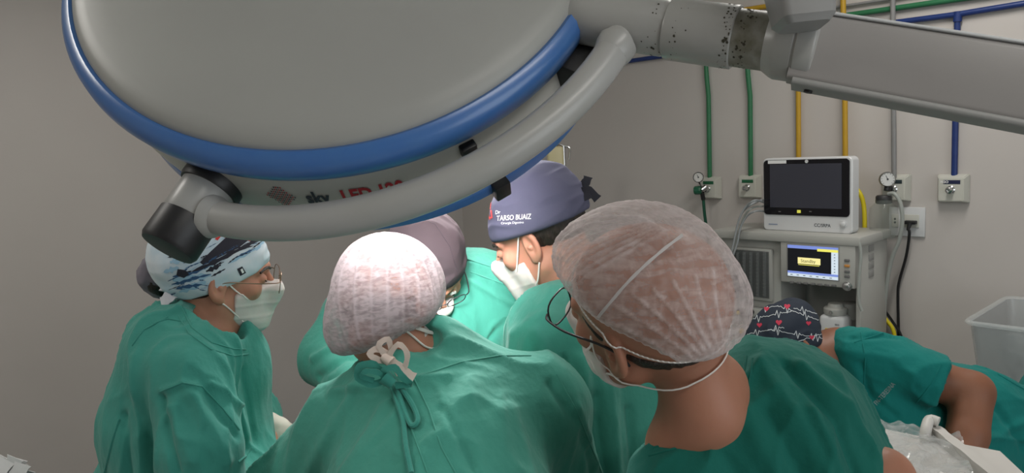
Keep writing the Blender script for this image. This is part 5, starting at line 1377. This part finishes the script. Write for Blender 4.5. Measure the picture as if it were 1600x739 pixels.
# ---------------------------------------------------------------- 6. anaesthetist bent over on the right
HA = Head(1231, 558, 2.02, (-.68, -.63, -.39), (-.73, .53, .43), 1.0)
rA = person('person in teal scrubs and navy heartbeat-print cap bending low beside the grey machine', G(1640, 2.1, 0))
elb = P(1518, 612, 1.90)
body = body_mesh(rA, HA, [('c', HA.w(0, -.03, -.05), P(1310, 560, 2.04), .055, .065, .03), ('c', P(1310, 560, 2.04), P(1420, 610, 2.08), .08, .12, .05),
    ('c', P(1380, 570, 1.98), elb, .062, .050, .02), ('c', elb, P(1512, 680, 1.85), .052, .047, .018), ('c', P(1512, 680, 1.85), P(1502, 742, 1.80), .047, .034, .012),
    ('c', P(1500, 742, 1.80), P(1485, 790, 1.76), .034, .028, .012)], M_SKIN_A, .0045)
gA = Shape([
    ('c', P(1345, 585, 2.06), P(1520, 660, 2.12), .120, .145, .06),
    ('c', P(1520, 660, 2.12), P(1680, 720, 2.20), .145, .165, .06),
    ('c', P(1320, 548, 2.02), P(1350, 555, 1.98), .055, .062, .05),
    ('c', P(1360, 562, 1.97), P(1462, 602, 1.92), .074, .072, .03),
    ('c', P(1380, 640, 1.98), P(1500, 720, 2.02), .09, .12, .06),
    ('c', P(1680, 720, 2.20), G(1700, 2.2, .75), .165, .18, .05)],
    [('p', P(1467, 602, 1.918), -(P(1467, 602, 1.918) - P(1361, 562, 1.97)), .003)] if False else [])
_ad = P(1462, 602, 1.92) - P(1360, 562, 1.97); _ad /= np.linalg.norm(_ad)
def slv(p, d):                            # short sleeve, open at its hem
    e = s_cone(p, P(1350, 556, 1.97), P(1500, 612, 1.90), .076, .080)
    e = smax(e, s_plane(p, P(1462, 602, 1.92), _ad), .004)
    return smin(d, e, .02)
gA = Shape([q for i, q in enumerate(gA.p) if i != 3], [], slv)
foldA = [([(1300, 545), (1400, 560), (1440, 600)], .012, .005), ([(1330, 530), (1380, 525), (1420, 530)], .010, -.008), ([(1345, 570), (1360, 620), (1400, 650)], .010, -.008), ([(1400, 520), (1500, 560), (1600, 610)], .010, .006), ([(1560, 640), (1600, 700)], .012, -.01), ([(1540, 690), (1600, 660)], .012, .008)]
gownA = gown('scrub_top', gA, M_GRN_A, rA, .006, .75, foldA, 61, .0044, (.8, -.5, -.2))
legs(rA, G(1700, 2.2, .88), G(1700, 2.25, 0), M_GRN_A, V(-1, 0, 0) * [1, 1, 0], wide=.13)
TGA = bvh(gownA)
seam('seam', [[(1345, 520), (1352, 560), (1350, 600)], [(1470, 570), (1455, 600), (1432, 630)], [(1335, 535), (1380, 520), (1420, 522)], [(1400, 515), (1480, 545), (1560, 585), (1600, 608)]], TGA, M_GRN_A, rA, .002)
text_decal('printed_lettering', 'FN-TERESINA', (1370, 634), (5.0, -5.6), (-8.5, -7.0), TGA, mat('print_grey', (.30, .36, .36), .8), gownA, .0)
capA = cloth_cap(rA, HA, mat('slate_navy_cotton', (.022, .030, .045), .85, 0, (9, .4, (.03, .038, .055)), [(700, .2, .0006), (40, .3, .002)], .25), ((0, .085, .015), (0, -.45, 1)), .010, .004, [((0, -.045, .045), (.098, .108, .070), .03)], seed=24, wr=.003)
TCA = bvh(capA)
ecg = []
rs = np.random.default_rng(12)
for (x0, y0, x1, y1) in ((1170, 500, 1240, 486), (1215, 478, 1300, 508), (1168, 522, 1225, 512), (1200, 515, 1290, 530), (1180, 485, 1215, 478), (1225, 540, 1290, 520), (1240, 482, 1285, 492)):
    L_ = math.hypot(x1 - x0, y1 - y0); n = int(L_ / 2.6); pts = []
    for k in range(n + 1):
        t = k / n; a = [0, 0, .8, 0, -1, 5, -5.5, 2, 0, .6, 0, 0][k % 12] + rs.normal(0, .4)
        pts.append((x0 + (x1 - x0) * t, y0 + (y1 - y0) * t - a * 1.1))
    ecg += line_poly(pts, .9)
decal('heartbeat_print', ecg, TCA, mat('print_pale', (.55, .58, .60), .8), capA)
ht = []
for (x, y, s_) in ((1198, 483, 4.2), (1230, 479, 4.8), (1217, 504, 5), (1187, 508, 4.2), (1263, 505, 4), (1268, 527, 4)):
    ht.append([(x + s_ * .062 * 16 * math.sin(t) ** 3, y - s_ * .062 * (13 * math.cos(t) - 5 * math.cos(2 * t) - 2 * math.cos(3 * t) - math.cos(4 * t))) for t in [2 * math.pi * k / 18 for k in range(18)]])
decal('heart_print', ht, TCA, mat('print_crimson', (.50, .03, .07), .8), capA, .001)
hair_shell(rA, HA, M_HAIR, ((0, -.02, -.05), (0, -.25, 1)), .004, yc=.0)
surgical_mask(rA, HA); eyes(rA, HA)

# ================================================================== operating table, patient drape
def drape(name, outline_c, ax, L_, Wd, z, h, seed, m, bumps=(), n=(60, 34), skirt=.35):
    """cloth over a table: top with bumps, sides falling"""
    ax = np.array(ax, float); ax[2] = 0; ax /= np.linalg.norm(ax); sd = np.array([-ax[1], ax[0], 0]); vs, fs = [], []
    for i in range(n[0] + 1):
        for j in range(n[1] + 1):
            s_ = (i / n[0] - .5) * (L_ + 2 * skirt); t = (j / n[1] - .5) * (Wd + 2 * skirt)
            es = max(0, abs(s_) - L_ / 2); et = max(0, abs(t) - Wd / 2); dr = max(es, et)
            ss = math.copysign(min(abs(s_), L_ / 2) + .03 * min(1, es / .1), s_); tt = math.copysign(min(abs(t), Wd / 2) + .03 * min(1, et / .1), t)
            zz = z - dr
            for (bs, bt, rs_, rt, bh_) in bumps: zz += bh_ * math.exp(-((s_ - bs) / rs_) ** 2 - ((t - bt) / rt) ** 2) * (1 if dr <= 0 else math.exp(-dr * 8))
            vs.append(np.array(outline_c) + ax * ss + sd * tt + np.array([0, 0, zz]))
    for i in range(n[0]):
        for j in range(n[1]): a = i * (n[1] + 1) + j; fs.append((a, a + 1, a + n[1] + 2, a + n[1] + 1))
    vs = np.array(vs); q = np.array(fs); N = normals(vs, q)
    vs = vs + N * (.008 * vnoise(vs * 9, seed) + .004 * (1 - 2 * np.abs(vnoise(vs * 17, seed + 1))))[:, None]
    o = mesh_obj(name, vs, q, m, None, quads=True); md = o.modifiers.new('thickness', 'SOLIDIFY'); md.thickness = .003; return o
ta, tb_ = G(430, 1.50, 0), G(1150, 1.70, 0); tc_ = (ta + tb_) / 2; tx = tb_ - ta; Lt = np.linalg.norm(tx)
tc_[2] = 0
otb = empty('operating_table', tc_, 'operating table hidden under green drapes between the team', 'operating table')
dx_ = tx / Lt; rot = Matrix.Rotation(math.atan2(dx_[1], dx_[0]), 3, 'Z')
MB().box((tc_[0], tc_[1], .86), (Lt, .40, .06), .01, rot).build('table_top', M_BLACK, otb)
MB().box((tc_[0], tc_[1], .48), (.26, .22, .72), .02, rot).build('column', M_STEEL, otb)
MB().box((tc_[0], tc_[1], .06), (.7, .40, .10), .02, rot).build('base', M_STEEL, otb)
o = drape('surgical_drape', (tc_[0], tc_[1], 0), tx, Lt - .05, .40, .915, 0, 3, M_GRN, [(0.1, 0, .38, .17, .15), (.5, 0, .2, .12, .10)], skirt=.28)
tag(o, 'green surgical drape over the patient between the people', 'drape')

# white cart and clear bag in the lower right corner
WZ = 1.10
cart = empty('instrument_cart', QZ(1520, 800, WZ) * [1, 1, 0], 'white topped cart in the bottom right corner beside the bare forearm', 'cart')
poly = [QZ(x, y, WZ) for x, y in ((1378, 668), (1440, 682), (1565, 704), (1625, 760), (1640, 900), (1330, 900), (1330, 700))]
cb = MB(); A = [cb.bm.verts.new(Vector(p)) for p in poly]; B = [cb.bm.verts.new(Vector(p - np.array([0, 0, .03]))) for p in poly]
cb.bm.faces.new(A); cb.bm.faces.new(B[::-1])
for i in range(len(A)): cb.bm.faces.new((A[i], A[(i + 1) % len(A)], B[(i + 1) % len(A)], B[i]))
bmesh.ops.bevel(cb.bm, geom=cb.bm.edges[:], offset=.004, segments=2, affect='EDGES')
M_TRAY = mat('cart_white', (.60, .58, .55), .5, 0, (12, .3, (.55, .53, .50)), [(30, .1, .003)])
cb.build('top', M_TRAY, cart)
cc = sum(poly) / len(poly)
for p in (poly[1], poly[3], poly[4], poly[5]):
    q = p + (cc - p) * .15; MB().cyl((q[0], q[1], 0), (q[0], q[1], WZ - .02), .014, 12).build('leg', M_STEEL, cart)
MB().box((cc[0], cc[1], .35), (.3, .3, .02), .004).build('lower_shelf', M_STEEL, cart)
ra = MB(); pts = [(1447, 680), (1462, 684), (1488, 705), (1530, 739), (1570, 775)]
rp = [QZ(x, y, WZ) for x, y in pts]
ra.ribbon([p + np.array([0, 0, .012]) for p in rp], .021, (0, 0, 1), .024, 4); ra.build('raised_rail', M_TRAY, cart)
rh = MB(); p0 = QZ(1446, 690, WZ); rh.tube([p0, p0 + np.array([0, 0, .022]), QZ(1452, 682, WZ) + np.array([0, 0, .036]), QZ(1466, 684, WZ) + np.array([0, 0, .034])], .011, 12, 4); rh.build('rail_hook', M_TRAY, cart)
vs, fs = [], []
for i in range(29):
    for j in range(17):
        px = 1372 + (1500 - 1372) * i / 28 + 30 * j / 16; py = 672 + 115 * j / 16 + 12 * i / 28
        p = QZ(px, py, WZ + .004); vs.append(p)
for i in range(28):
    for j in range(16): a = i * 17 + j; fs.append((a, a + 1, a + 18, a + 17))
vs = np.array(vs); vs[:, 2] += .012 * (1 + vnoise(vs * 18, 4)) + .010 * (1 - 2 * np.abs(vnoise(vs * 30, 7))) + .004
o = mesh_obj('clear_bag', vs, np.array(fs), M_BAG, None, quads=True); o.modifiers.new('sub', 'SUBSURF').render_levels = 1
tag(o, 'crumpled clear plastic sheet lying on the white cart next to the dark green scrubs', 'plastic bag')

# instrument table with a white pack in the lower left corner
BZ = 1.05
bt = empty('back_table', G(-40, 1.5, 0), 'green draped table in the bottom left corner', 'table')
t1 = QZ(10, 760, BZ)
e1_, e2_ = V(1, 0, 0) * [1, 1, 0], V(0, 0, 1) * [1, 1, 0]; e1_ /= np.linalg.norm(e1_); e2_ /= np.linalg.norm(e2_)
R_ = Matrix.Rotation(math.atan2(e1_[1], e1_[0]), 3, 'Z')
tcn = t1 - e1_ * .30 - e2_ * .12
MB().box((tcn[0], tcn[1], BZ - .015), (.56, .36, .03), .004, R_).build('table_top', M_STEEL, bt)
for a in (-1, 1):
    for b in (-1, 1):
        p = tcn + e1_ * a * .24 + e2_ * b * .14; MB().cyl((p[0], p[1], 0), (p[0], p[1], BZ - .02), .014, 12).build('leg', M_STEEL, bt)
dp_ = drape('table_drape', (tcn[0], tcn[1], 0), e1_, .60, .40, BZ + .006, 0, 9, M_GRN, skirt=.25, n=(40, 30)); tag(dp_, 'green cloth covering the table in the bottom left corner', 'drape')
wp = MB(); bz = P(-10, 760, 1.55)
pk = []
base = QZ(5, 762, BZ + .01)
for k in range(9):
    a = (k - 4) * .32; top_ = P(-6 + k * 6.0, 716 - 4 * math.sin(k * 1.3) + max(0, k - 5) * 5, float((base - CAM) @ FW) - .01 * (k % 2)); rt = base + e1_ * (-.06 + .013 * k) + e2_ * (.02 * (k % 3 - 1))
    wp.ribbon([rt, (rt + top_) / 2 + e2_ * .012 * (-1) ** k, top_], .035, V(0, 0, -1), .002, 4)
o = wp.build('paper_pack', mat('white_paper', (.62, .62, .62), .8, 0, None, [(30, .3, .004)])); tag(o, 'crumpled white paper wrap sticking up in the bottom left corner', 'paper')
wobble(base + np.array([0, 0, .02]) - e1_ * .04, .08, .06, .03, 3, 'paper_base', mat('white_paper_base', (.62, .62, .62), .8), o, .3)
